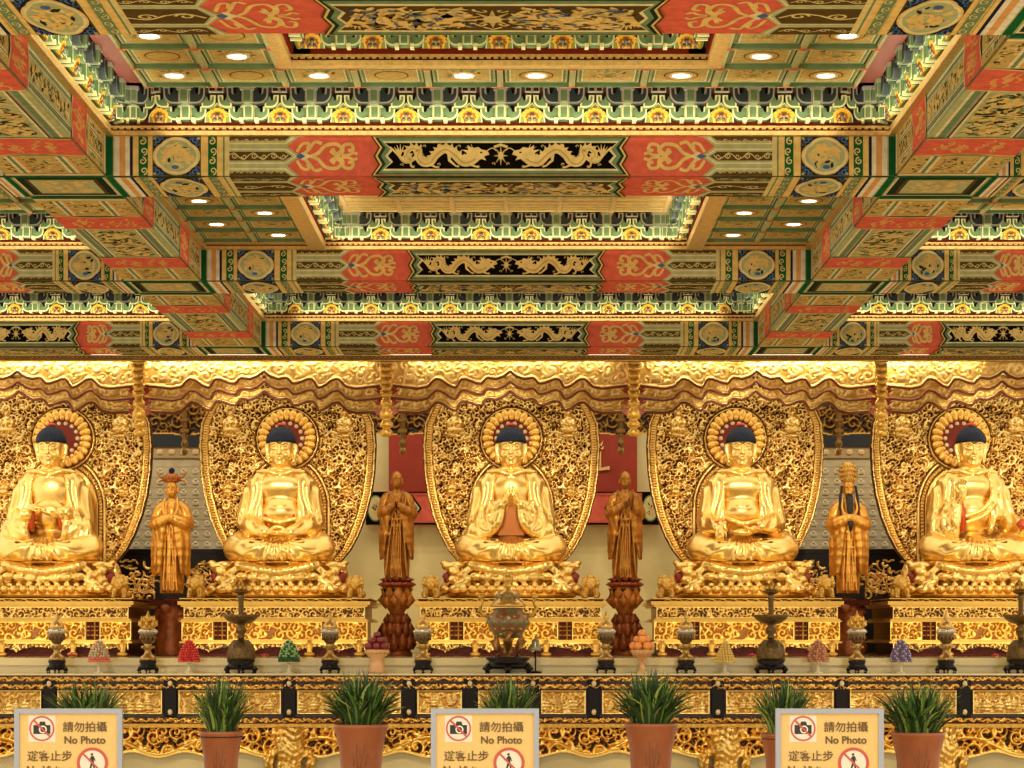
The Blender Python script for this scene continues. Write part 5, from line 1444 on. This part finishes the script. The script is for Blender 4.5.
def lamp_parts(flower):
    st = stand_mesh(.125, .15)
    b = MB(); b.lathe([(0,.15),(.095,.15),(.10,.17),(.075,.20),(.05,.22),(.035,.26),(.05,.29),(.06,.30),(.045,.33),(.05,.345)], n=24)
    for i in range(8): a = 2*PI*i/8; b.ell((.06*math.cos(a), .06*math.sin(a), .305), (.022,.022,.018), 8, 6)
    c = MB(); c.lathe([(.045,.34),(.07,.37),(.085,.42),(.092,.46),(.088,.47)], n=24)
    for i in range(12): a = 2*PI*i/12; c.ell((.086*math.cos(a), .086*math.sin(a), .42), (.014,.014,.04), 6, 6)
    s = MB(); s.lathe([(.09,.46),(.105,.47),(.108,.50),(.10,.515),(.03,.52)], n=24)
    for i in range(20): a = 2*PI*i/20; s.ell((.106*math.cos(a), .106*math.sin(a), .486), (.012,.012,.016), 6, 5)
    l = MB(); l.lathe([(.075,.515),(.085,.54),(.075,.58),(.04,.61),(.02,.625),(.03,.64),(.03,.66),(.015,.69),(.0,.74)], n=20)
    if flower:
        for r_, z, n in ((.085,.56,8),(.06,.61,6)):
            for i in range(n): a = 2*PI*i/n; l.tube([(r_*.5*math.cos(a),r_*.5*math.sin(a),z-.03),(r_*1.15*math.cos(a),r_*1.15*math.sin(a),z+.01),(r_*1.25*math.cos(a),r_*1.25*math.sin(a),z+.06)], [.02,.025,.005], 6)
    return [('carved_stand', st), ('brass_foot', b.mesh('brass_foot', BRASS)), ('cup', c.mesh('cup', DGL)), ('silver_band', s.mesh('silver_band', SILV)), ('finial_lid', l.mesh('finial_lid', GOLDM if flower else mat('lid_brass','#cda55e',.3,.7)))]
LA, LBp = lamp_parts(False), lamp_parts(True)
for px, fl_, lab in ((57,0,'far left, behind the left sign'),(148,1,'left of the red offering cone'),(330,0,'right of the green offering cone'),(423,0,'left of the large censer'),(606,0,'right of the large censer'),(686,0,'between the oranges and the gold cone'),(857,1,'between the pink and purple cones'),(946,0,'right of the purple cone')):
    e = empty('oil_lamp', (PX(px, YI), YI, VZ), 'brass lidded oil lamp on black stand, '+lab, 'oil lamp', 'lidded oil lamps')
    for n, m in (LBp if fl_ else LA): obj(n, m, e)
# tall candlesticks
def cs():
    out = [('carved_stand', stand_mesh(.20, .16))]
    b = MB(); b.lathe([(0,.16),(.165,.16),(.17,.19),(.16,.26),(.13,.34),(.09,.385),(.05,.39),(.03,.40)], n=28)
    for i in range(12): a = 2*PI*i/12; b.tube([(.16*math.cos(a),.16*math.sin(a),.2),(.14*math.cos(a),.14*math.sin(a),.32),(.08*math.cos(a),.08*math.sin(a),.385)], .01, 6)
    out.append(('bell_base', b.mesh('bell_base', BRONZE)))
    s = MB(); s.lathe([(.03,.39),(.045,.43),(.035,.45),(.06,.48),(.065,.52),(.04,.55),(.05,.57),(.05,.60)], n=20); s.lathe([(.035,.60),(.03,.70),(.032,.86),(.045,.89),(.03,.91),(.04,.93)], n=16)
    out.append(('stem', s.mesh('stem', BRONZE)))
    d = MB(); d.lathe([(.05,.57),(.12,.585),(.18,.63),(.215,.68),(.21,.685),(.16,.645),(.05,.62)], n=32); out.append(('drip_saucer', d.mesh('drip_saucer', BRONZE)))
    u = MB(); u.lathe([(.04,.92),(.08,.935),(.105,.96),(.10,.965),(.05,.95)], n=24); out.append(('upper_saucer', u.mesh('upper_saucer', BRONZE)))
    t_ = MB(); t_.lathe([(.03,.95),(.05,.98),(.055,1.02),(.03,1.05),(.0,1.10)], n=16)
    for i in range(8): a = 2*PI*i/8; t_.tube([(.03*math.cos(a),.03*math.sin(a),.96),(.075*math.cos(a),.075*math.sin(a),1.0),(.05*math.cos(a),.05*math.sin(a),1.06)], [.02,.022,.005], 6)
    out.append(('lotus_cup', t_.mesh('lotus_cup', GOLDM)))
    return out
CS = cs()
for px, lab in ((241,'left half of the altar, beside the green cone'),(771,'right half of the altar, beside the gold cone'),(1021,'at the right edge of the photo')):
    e = empty('bronze_candlestick', (PX(px, YI), YI, VZ), 'tall bronze candlestick with wide saucer, '+lab, 'candlestick', 'tall bronze candlesticks')
    for n, m in CS: obj(n, m, e)
# large cloisonne censer
e = empty('incense_censer', (PX(508, YI), YI, VZ), 'large lidded tripod censer with red-green enamel on a black stand', 'censer')
obj('carved_stand', stand_mesh(.31, .19), e)
b = MB(); b.lathe([(.0,.40),(.08,.41),(.18,.47),(.235,.56),(.245,.63),(.22,.69),(.17,.72),(.175,.76),(.13,.765)], n=36, m=0)
for r_, z, n, s_, mi in ((.225,.60,14,.034,1),(.222,.66,18,.020,2),(.198,.52,12,.028,2),(.155,.46,9,.026,1)):
    for i in range(n): a = 2*PI*(i+.5*(mi-1))/n; b.ell((r_*math.cos(a), r_*math.sin(a), z), (s_,s_,s_*.8), 8, 6, mi)
b.obj('enamel_bowl', [mat('enamel_red','#8e4a30',.3,.3,noise=.5,nscale=25,col2='#6c7a54'), mat('enamel_green','#7f8f66',.3,.2), mat('enamel_gold','#b98a4a',.3,.6)], e)
lg = MB()
for i in range(3): a = -PI/2+2*PI*i/3; lg.tube([(.15*math.cos(a),.15*math.sin(a),.46),(.19*math.cos(a),.19*math.sin(a),.38),(.12*math.cos(a),.12*math.sin(a),.28),(.14*math.cos(a),.14*math.sin(a),.18)], [.07,.06,.035,.045], 10); 
lg.lathe([(.03,.19),(.06,.25),(.04,.34),(.09,.43)], n=16)
lg.obj('leg', [mat('enamel_leg','#b98548',.3,.6,noise=.3)], e)
l = MB(); l.lathe([(.20,.775),(.21,.79),(.19,.82),(.13,.86),(.115,.90),(.10,.94),(.06,.965),(.03,.98),(.035,1.0)], n=28); lo = l.obj('domed_lid', [mat('lid_brass','#cda55e',.3,.7)], e)
k = MB(); k.lathe([(.03,.99),(.05,1.02),(.035,1.05),(.06,1.08),(.065,1.12),(.04,1.155),(.0,1.16)], n=18); k.obj('knob', [GOLDM], lo)
k = MB()
for i in range(8): a = 2*PI*i/8; k.ell((.125*math.cos(a), .125*math.sin(a), .90), (.035,.035,.028), 10, 7)
k.obj('pierced_band', [mat('lid_green','#8b8a6a',.3,.5)], lo)
for s in (-1, 1):
    h = MB(); h.tube([(s*.21,0,.66),(s*.29,0,.68),(s*.33,0,.76),(s*.30,0,.84),(s*.33,0,.90),(s*.28,0,.93)], [.025,.025,.022,.022,.03,.015], 10); h.ell((s*.31,-.01,.90), (.035,.03,.035)); h.obj('handle', [GOLDM], e)
# little bell lamp on a thin stand
e = empty('bell_lamp', (PX(535.5, YI), YI-.05, VZ), 'small grey bell-shaped lamp on a thin pole beside the censer', 'lamp')
m = MB(); m.lathe([(0,0),(.075,0),(.07,.02),(.01,.03)], n=16); m.tube([(0,0,.02),(0,0,.27)], .009, 8); m.obj('pole', [BLACKL], e)
m = MB(); m.lathe([(.06,.26),(.075,.275),(.06,.31),(.045,.36),(.04,.39),(.015,.40),(.012,.43),(.0,.435)], n=20); m.obj('bell_shade', [mat('pewter','#8f8a72',.3,.6)], e)
# offering cones (beaded towers) on clear stands
def cone(name, col, col2, style, rough=.3):
    m = MB(); m1 = mat('cone_'+name, col, rough); m2 = mat('cone2_'+name, col2, rough)
    R0, Hc = .115, .25
    prof = lambda t: R0*(1-t**1.7)**.75*1.0 if style != 'pyr' else R0*(1-t*.93)
    m.lathe([(prof(t)*.9+.001, t*Hc*.97) for t in [i/8 for i in range(9)]], n=20, m=1)
    rows = 9
    for r in range(rows):
        t = r/rows; rr = prof(t); n = max(3, int(2*PI*rr/.032))
        for i in range(n):
            a = 2*PI*(i+.5*(r%2))/n; m.ell((rr*math.cos(a), rr*math.sin(a), t*Hc+.015), (.017,.017,.017), 7, 5, 1 if style == 'base' and r < 2 else (0 if (i+r) % 3 or style == 'pyr' else 1))
    m.ell((0,0,Hc*.98), (.02,.02,.025), 8, 6, 0)
    return m.mesh('beaded_cone', [m1, m2])
GLS = mat('clear_stand','#d9cda6',.1,coat=.5)
gs = MB(); gs.lathe([(0,.0),(.06,.0),(.055,.01),(.02,.02),(.018,.11),(.04,.12),(.12,.125),(.12,.132),(0,.133)], n=24); gsm = gs.mesh('dish_stand', GLS)
for px, nm, c1, c2, st, lab in ((99,'pale','#b9c69a','#e27a62','base','translucent pale green offering cone with pink base, far left'),(189,'red','#d8382c','#b02820','dome','bright red beaded offering cone'),(289,'green','#8fb878','#2f5a2c','base','green beaded offering cone with dark base'),(725,'gold','#e9c766','#a87a20','pyr','gold pyramid offering cone of stacked beads'),(818,'pink','#cf8460','#8a6a4a','dome','dusty pink beaded offering cone'),(901,'purple','#6d5a86','#b0a4b8','dome','purple and silver beaded offering cone')):
    e = empty('offering_cone', (PX(px, YI), YI, VZ), lab+' on the altar', 'offering cone')
    obj('dish_stand', gsm, e); obj('beaded_cone', cone(nm, c1, c2, st), e, (0,0,.13))
# apples and oranges
def fruit(kind):
    m = MB()
    if kind == 'apple': m.lathe([(.0,-.036),(.018,-.042),(.036,-.03),(.045,.0),(.040,.026),(.02,.036),(.006,.026)], n=14, m=0)
    else: m.ell((0,0,0), (.05,.05,.047), 14, 10)
    a = m.mesh('flesh', mat('apple_red','#7e1a22',.25,coat=.3) if kind == 'apple' else mat('orange_peel','#e8964a',.45,bump=.2,bscale=300))
    s = MB(); s.tube([(0,0,.025),(.004,0,.05)], .004, 5)
    return a, s.mesh('stem', mat('stem_brown','#4a2c14',.6))
def pile(kind, px, y, z0, rows, r, lab, grp):
    a, s = fruit(kind); k = 0
    for lv, pts in enumerate(rows):
        for (dx, dy) in pts:
            e = empty(kind, (PX(px, YI)+dx, YI+dy, z0+r+lv*r*1.5), lab % (['bottom','middle','top'][lv if len(rows) == 3 else lv]), kind, grp)
            obj('flesh', a, e); obj('stem', s, e); k += 1
ring = lambda n, r, o=0: [(r*math.cos(2*PI*i/n+o), r*math.sin(2*PI*i/n+o)) for i in range(n)]
e = empty('fruit_stand', (PX(377, YI), YI, VZ), 'cream footed dish holding the dark red apples', 'dish')
m = MB(); m.lathe([(0,0),(.09,0),(.10,.02),(.08,.10),(.08,.18),(.13,.22),(.145,.27),(.14,.275),(0,.27)], n=28); m.obj('dish', [mat('dish_tan','#d8a878',.35)], e)
m = MB(); 
for i in range(16): a = 2*PI*i/16; m.ell((.135*math.cos(a), .135*math.sin(a), .24), (.018,.018,.016), 8, 5)
m.obj('beaded_rim', [GOLDM], e)
pile('apple', 377, YI, VZ+.275, [ring(8,.108)+ring(3,.045), ring(5,.068,.3), [(0,0)]], .043, 'dark red apple, %s layer of the pile left of the censer', 'dark red apples')
e = empty('fruit_stand', (PX(642, YI), YI, VZ), 'cut-glass footed dish holding the oranges', 'dish')
m = MB(); m.lathe([(0,0),(.07,0),(.06,.015),(.03,.03),(.03,.16),(.08,.19),(.13,.27),(.125,.275),(0,.26)], n=28)
for i in range(14): a = 2*PI*i/14; m.tube([(.085*math.cos(a),.085*math.sin(a),.19),(.13*math.cos(a),.13*math.sin(a),.27)], .012, 6)
m.obj('dish', [mat('dish_glass','#cf9a62',.15,coat=.6)], e)
pile('orange', 642, YI, VZ+.27, [ring(6,.10)+[(0,0)], ring(3,.06,.5), [(0,0)]], .049, 'orange, %s layer of the pile right of the censer', 'oranges on the glass dish')
# small red flowers on the step
fm = MB()
for i in range(6): a = 2*PI*i/6; fm.ell((.025*math.cos(a), .025*math.sin(a), .03), (.022,.022,.018), 8, 6)
fm.ell((0,0,.04), (.02,.02,.018), 8, 6)
fmm = fm.mesh('petals', mat('flower_red','#b01e2c',.5)); cup_ = MB(); cup_.lathe([(0,0),(.03,0),(.035,.02),(.02,.025)], n=12); cupm = cup_.mesh('cup', GOLDM)
for px, lab in ((72,'near the far left oil lamp'),(265,'right of the left candlestick'),(752,'left of the right candlestick'),(995,'near the right photo edge')):
    e = empty('red_flower', (PX(px, 27.45), 27.45, 1.34), 'tiny red flower cup on the marble step '+lab, 'flower', 'tiny red flower cups'); obj('petals', fmm, e); obj('cup', cupm, e)

# ------------------------------------------------------------------ potted plants in front
YP = 13.6; KP = F/YP
def pot_mesh(rt, H_, marks):
    m = MB(); m.lathe([(0,.01),(rt*.60,0),(rt*.62,.02),(rt*.70,H_*.4),(rt*.80,H_*.75),(rt*.97,H_*.955),(rt*1.0,H_*.97),(rt*1.0,H_),(rt*.92,H_),(rt*.90,H_*.96),(0,H_*.94)], n=36)
    pot = m.mesh('pot', mat('terracotta','#9e5830',.45,noise=.18,nscale=6))
    d = MB()
    for pts in marks:
        q = []
        for (a, z) in pts:
            r_ = rt*np.interp(z/H_, [0,.4,.75,.955], [.62,.70,.80,.97])+.001
            q.append((r_*math.sin(a), -r_*math.cos(a), z))
        d.tube(q, .0016, 5)
    return pot, d.mesh('painted_orchid', mat('pot_ink','#84502e',.6))
def foliage_mesh(seed, R0, Hh, n=420):
    rnd = random.Random(seed); m = MB()
    for i in range(n):
        a = rnd.uniform(0, 2*PI); r0 = R0*.55*math.sqrt(rnd.random()); L = Hh*rnd.uniform(.5, 1.15); out = rnd.uniform(.1, 1.0)*R0*1.0
        w = rnd.uniform(.005,.011); tw0 = rnd.uniform(-.5,.5); pts = []
        for k in range(7):
            t = k/6; rr = r0+out*t**1.6; z = L*(t*(1-.35*out/R0*t*.8))-.12*out*t**4
            aa_ = a+tw0*t*t; pts.append((rr*math.cos(aa_), rr*math.sin(aa_), z))
        sx, sy = -math.sin(a), math.cos(a); tw = rnd.uniform(-.8,.8); sz = math.sin(tw); c_ = math.cos(tw)
        vs = []
        for k, p in enumerate(pts):
            ww = w*(1-(k/6)**2.2)*(.7+.6*min(1, k/2))
            vs += [(p[0]-sx*ww*c_, p[1]-sy*ww*c_, p[2]-sz*ww), (p[0]+sx*ww*c_, p[1]+sy*ww*c_, p[2]+sz*ww)]
        m.add(vs, [(2*k, 2*k+1, 2*k+3, 2*k+2) for k in range(6)], 0 if rnd.random() < .6 else (1 if rnd.random() < .6 else 2), True)
    return m.mesh('foliage', [mat('leaf_dark','#24401a',.5), mat('leaf_mid','#55792f',.45), mat('leaf_light','#8ea24a',.45)])
orch = [[(.0,.40),(.05,.47),(.0,.56)],[(-.1,.40),(-.2,.48),(-.35,.53)],[(.1,.40),(.25,.46),(.45,.52)],[(-.05,.42),(-.15,.52),(-.1,.60)],[(.06,.42),(.2,.54),(.22,.60)],[(-.3,.40),(0,.38),(.3,.41)],[(.3,.45),(.35,.50),(.3,.53)],[(-.28,.44),(-.3,.48),(-.25,.50)]]
FO = [foliage_mesh(1,.155,.36,460), foliage_mesh(2,.20,.35,560), foliage_mesh(3,.21,.34,500)]
soil = MB(); soil.lathe([(0,0),(.13,0),(.12,.01),(0,.015)], n=20); soilm = soil.mesh('soil', mat('soil','#1c150c',.9))
stool = MB(); stool.bbox((0,0,.40), (.40,.40,.05), 0, .01)
for a in (-1,1):
    for b in (-1,1): stool.bbox((a*.15,b*.15,0), (.05,.05,.40), 0, .005)
stoolm = stool.mesh('wooden_stool', WOODD)
for (px, py, rt, fo, hide, lab) in ((88,731,.128,2,1,'behind the left sign'),(221,731,.128,0,0,'on small pot right of the left sign'),(361,724,.160,1,0,'left of the middle sign'),(508,731,.128,0,1,'behind the middle sign'),(651,723,.158,1,0,'right of the middle sign'),(783,733,.13,0,1,'half hidden by the right sign'),(918,732,.160,2,0,'right of the right sign')):
    Hp = .62; zt = PZ(py, YP)-.0; x = PX(px, YP); zb_ = .452
    Hp = zt-zb_
    e = empty('potted_grass', (x, YP, zb_), 'terracotta pot of spiky green grass, '+lab, 'potted plant', 'potted grasses')
    pot, mk = pot_mesh(rt, Hp, [[(a, z/.62*Hp*.86) for a, z in q] for q in orch])
    obj('pot', pot, e); obj('painted_orchid', mk, e); obj('soil', soilm, e, (0,0,Hp*.94)); f_ = obj('foliage', FO[fo], e, (0,0,Hp*.94))
    o = obj('wooden_stool', stoolm, None, (x, YP, 0)); tag(o, 'dark wooden stool under the potted grass '+lab, 'stool', 'dark plant stools')
# ------------------------------------------------------------------ notice boards
YS = 12.8; KS = F/YS
def text(body, size, x, z, y, parent, matl, bold=0, width=None):
    c = bpy.data.curves.new('txt', 'FONT'); c.body = body; c.size = size; c.offset = bold; c.extrude = .0008; c.align_x = 'LEFT'
    o = bpy.data.objects.new('txt', c); COL.objects.link(o)
    dg = bpy.context.evaluated_depsgraph_get(); dg.update()
    me = bpy.data.meshes.new_from_object(o.evaluated_get(dg)); bpy.data.objects.remove(o)
    V = np.array([v.co[:] for v in me.vertices])
    if len(V) == 0: return None
    sx = (width/(V[:,0].max()-V[:,0].min())) if width else 1
    for v in me.vertices: v.co = ((v.co.x-V[:,0].min())*sx, -v.co.z, v.co.y)
    me.materials.clear(); me.materials.append(matl)
    return obj('lettering', me, parent, (x, y, z))
INK = mat('ink_brown','#66502c',.6); YEL = mat('notice_yellow','#efc97e',.5,noise=.04); ALU = mat('brushed_frame','#a9b0be',.4,.3); WHT = mat('icon_white','#efe6d4',.5); RDI = mat('icon_red','#cc5a4c',.5); DK = mat('icon_dark','#2c2a30',.5)
def ringpts(r, n=40): return [(r*math.cos(2*PI*i/n), r*math.sin(2*PI*i/n)) for i in range(n)]
def ring_add(m, cx, cz, r0, r1, y, mi):
    n = 40; vs = []
    for i in range(n): a = 2*PI*i/n; vs += [(cx+r0*math.cos(a), y, cz+r0*math.sin(a)), (cx+r1*math.cos(a), y, cz+r1*math.sin(a))]
    m.add(vs, [(2*i, 2*((i+1)%n), 2*((i+1)%n)+1, 2*i+1) for i in range(n)], mi)
for (px, lab) in ((68.5,'left'),(485,'middle'),(829.5,'right')):
    e = empty('notice_board', (PX(px, YS), YS, 0), 'yellow no-photo notice board in grey metal frame, %s one of three' % lab, 'sign')
    W2 = 54/KS; zt = PZ(708.5, YS); zb_ = zt-.80; fw = 5.0/KS; S = 1/KS
    m = MB()
    m.box(-W2, W2, -.012, .02, zt-fw, zt); m.box(-W2, W2, -.012, .02, zb_, zb_+fw); m.box(-W2, -W2+fw, -.012, .02, zb_+fw, zt-fw); m.box(W2-fw, W2, -.012, .02, zb_+fw, zt-fw)
    fr_ = m.obj('frame', [ALU], e)
    m = MB(); m.box(-W2+fw, W2-fw, .0, .01, zb_+fw, zt-fw); pn = m.obj('notice_sheet', [YEL], e)
    m = MB(); m.bbox((0,.04,.02), (.04,.04,zt-.2), 0, .004); m.lathe([(0,0),(.2,0),(.2,.015),(.03,.03)], n=28, c=(0,.04,0)); m.obj('stand', [ALU], e)
    X_ = lambda q: (q-485)*S; Z_ = lambda q: zt-(q-708.5)*S
    ic = MB(); ic.extr([(X_(445),Z_(742)),(X_(472),Z_(742)),(X_(472),Z_(715.5)),(X_(445),Z_(715.5))], -.002, .0, 0)
    cx, cz = X_(458.5), Z_(728.5)
    ic.extr([(cx-8.5*S,cz-5.5*S),(cx+8.5*S,cz-5.5*S),(cx+8.5*S,cz+3.5*S),(cx+4*S,cz+3.5*S),(cx+3*S,cz+7*S),(cx-2*S,cz+7*S),(cx-3*S,cz+3.5*S),(cx-8.5*S,cz+3.5*S)], -.003, -.002, 2)
    ring_add(ic, cx+1*S, cz-1*S, 2.6*S, 4.0*S, -.0035, 0); ring_add(ic, cx, cz, 11*S, 12.6*S, -.004, 1)
    ic.add([(cx-8.5*S,-.0042,cz+7.2*S),(cx-7.2*S,-.0042,cz+8.5*S),(cx+8.5*S,-.0042,cz-7.2*S),(cx+7.2*S,-.0042,cz-8.5*S)], [(0,1,2,3)], 1)
    ic.obj('no_camera_icon', [WHT, RDI, DK], e)
    ic = MB(); cx, cz = X_(509), Z_(763)
    ic.extr([(cx+a, cz+b) for a, b in ringpts(14*S)], -.002, 0, 0); ring_add(ic, cx, cz, 12.6*S, 15.6*S, -.003, 1)
    ic.extr([(cx+a-.5*S, cz+b+8.6*S) for a, b in ringpts(1.3*S, 12)], -.003, -.002, 2)
    ic.extr([(cx+a*S, cz+b*S) for a, b in [(-1.2,7),(1.2,7),(3.2,2.5),(2.2,2),(1.4,4),(1.5,0),(3,-7),(1.4,-7),(.2,-1.5),(-2,-7.2),(-3.6,-7),(-1.4,0),(-1.3,4),(-3,1.5),(-3.8,2.3)]][::-1], -.003, -.002, 2)
    ic.add([(cx-9.5*S,-.0042,cz+8.2*S),(cx-8.2*S,-.0042,cz+9.5*S),(cx+9.5*S,-.0042,cz-8.2*S),(cx+8.2*S,-.0042,cz-9.5*S)], [(0,1,2,3)], 1)
    ic.obj('no_walking_icon', [WHT, RDI, DK], e)
    text('請勿拍攝', 11*S, X_(479.5), Z_(731), -.003, e, INK, .0006, 44*S)
    text('No Photo', 10.5*S, X_(481), Z_(743.5), -.003, e, INK, .0012, 41*S)
    text('遊客止步', 11*S, X_(444), Z_(760), -.003, e, INK, .0006, 44.5*S)
    text('No Visitor', 10*S, X_(443.5), Z_(773), -.003, e, INK, .0012, 44*S)
WORLD = 1.62; EXPO = 0.0
def LIGHTS():
    # cove strips behind the cornice, shining up on the bracket friezes
    for (c, rz, L) in COVES:
        dx, dy = math.sin(rz), -math.cos(rz)
        o = area((c[0]+dx*.19, c[1]+dy*.19, ZR-.05), (0,0,0), L*.92, .03, 2.0*L, (1,.9,.62), 'cove_strip')
        o.rotation_euler = (Matrix.Rotation(rz, 4, 'Z') @ Matrix.Rotation(PI-.35, 4, 'X')).to_euler()
    # strip lamps hidden between header beam and valance
    for cx, wd, e in ((PX(60,YV),1.7,11),(PX(205,YV),1.4,11),(PX(320,YV),1.2,4),(PX(510,YV),2.4,7),(PX(690,YV),1.0,4),(PX(805,YV),1.5,11),(PX(930,YV),1.2,5),(PX(895,YV),.2,3)):
        o = area((cx, YV-.09, 4.985), (R(35),0,0), wd, .02, e, (1,.86,.55), 'valance_strip')
    # spots clipped under the third cross beam, one pair per Buddha
    for i in range(5):
        x = X0+SP*(i-2)
        spot((x-.5, 24.6, 4.85), (x-.05, YB, 3.4), 400, 26)
        spot((x+.7, 24.6, 4.85), (x+.1, YB, 2.9), 300, 30)
    for px in (172,397,625,848): spot((PX(px,YA)*.95, 25.5, 4.85), (PX(px,YA), YA, 3.0), 130, 22)
    # plinth lights
    for i in range(5):
        area((X0+SP*(i-2), 28.6, 1.42), (R(115),0,0), 2.2, .05, 4.5, (1,.84,.5), 'plinth_strip')
    # unseen fill lamps added to brighten the back wall and the offering table
    for i in range(5): area((X0+SP*(i-2), 32.3, 5.1), (R(-30),0,0), 2.4, .1, 45, (1,.86,.6), 'wall_fill')
    for x in (-5,-2.5,0,2.5,5): spot((x, 21.5, 4.85), (x, 27, 1.1), 300, 36, (1,.84,.58), .15)
# ------------------------------------------------------------------ room shell, lights, camera
fl = MB(); fl.box(-13, 13, -4, 33.5, -.05, 0)
tag(fl.obj('floor', [mat('floor_marble','#e6cfa0',.3,noise=.2,nscale=1.5)]), kind='structure')
sc = bpy.context.scene
w = bpy.data.worlds.new('World'); sc.world = w; w.use_nodes = True
bg = w.node_tree.nodes['Background']; bg.inputs['Color'].default_value = (1, .88, .69, 1); bg.inputs['Strength'].default_value = WORLD
def area(loc, rot, sx, sy, e, col=(1,.82,.55), name='area_lamp', spread=None):
    d = bpy.data.lights.new(name, 'AREA'); d.shape = 'RECTANGLE'; d.size = sx; d.size_y = sy; d.energy = e; d.color = col
    if spread: d.spread = spread
    o = bpy.data.objects.new(name, d); COL.objects.link(o); o.location = loc; o.rotation_euler = rot; return o
def spot(loc, tgt, e, ang=30, col=(1,.85,.6), r=.08, blend=.5):
    d = bpy.data.lights.new('spot_lamp', 'SPOT'); d.energy = e; d.spot_size = R(ang); d.color = col; d.shadow_soft_size = r; d.spot_blend = blend
    o = bpy.data.objects.new('spot_lamp', d); COL.objects.link(o); o.location = loc
    o.rotation_euler = (Vector(tgt)-Vector(loc)).to_track_quat('-Z', 'Y').to_euler(); return o
LIGHTS()
cd = bpy.data.cameras.new('Camera'); cam = bpy.data.objects.new('Camera', cd); COL.objects.link(cam)
cam.location = (0, 0, CAMZ); cam.rotation_euler = (PI/2, 0, 0)
cd.sensor_width = 36; cd.lens = F/1024*36; cd.shift_x = -(VX-512)/1024; cd.shift_y = (VY-384)/1024
cd.clip_end = 200
sc.camera = cam
sc.view_settings.view_transform = 'Standard'; sc.view_settings.look = 'None'; sc.view_settings.exposure = EXPO
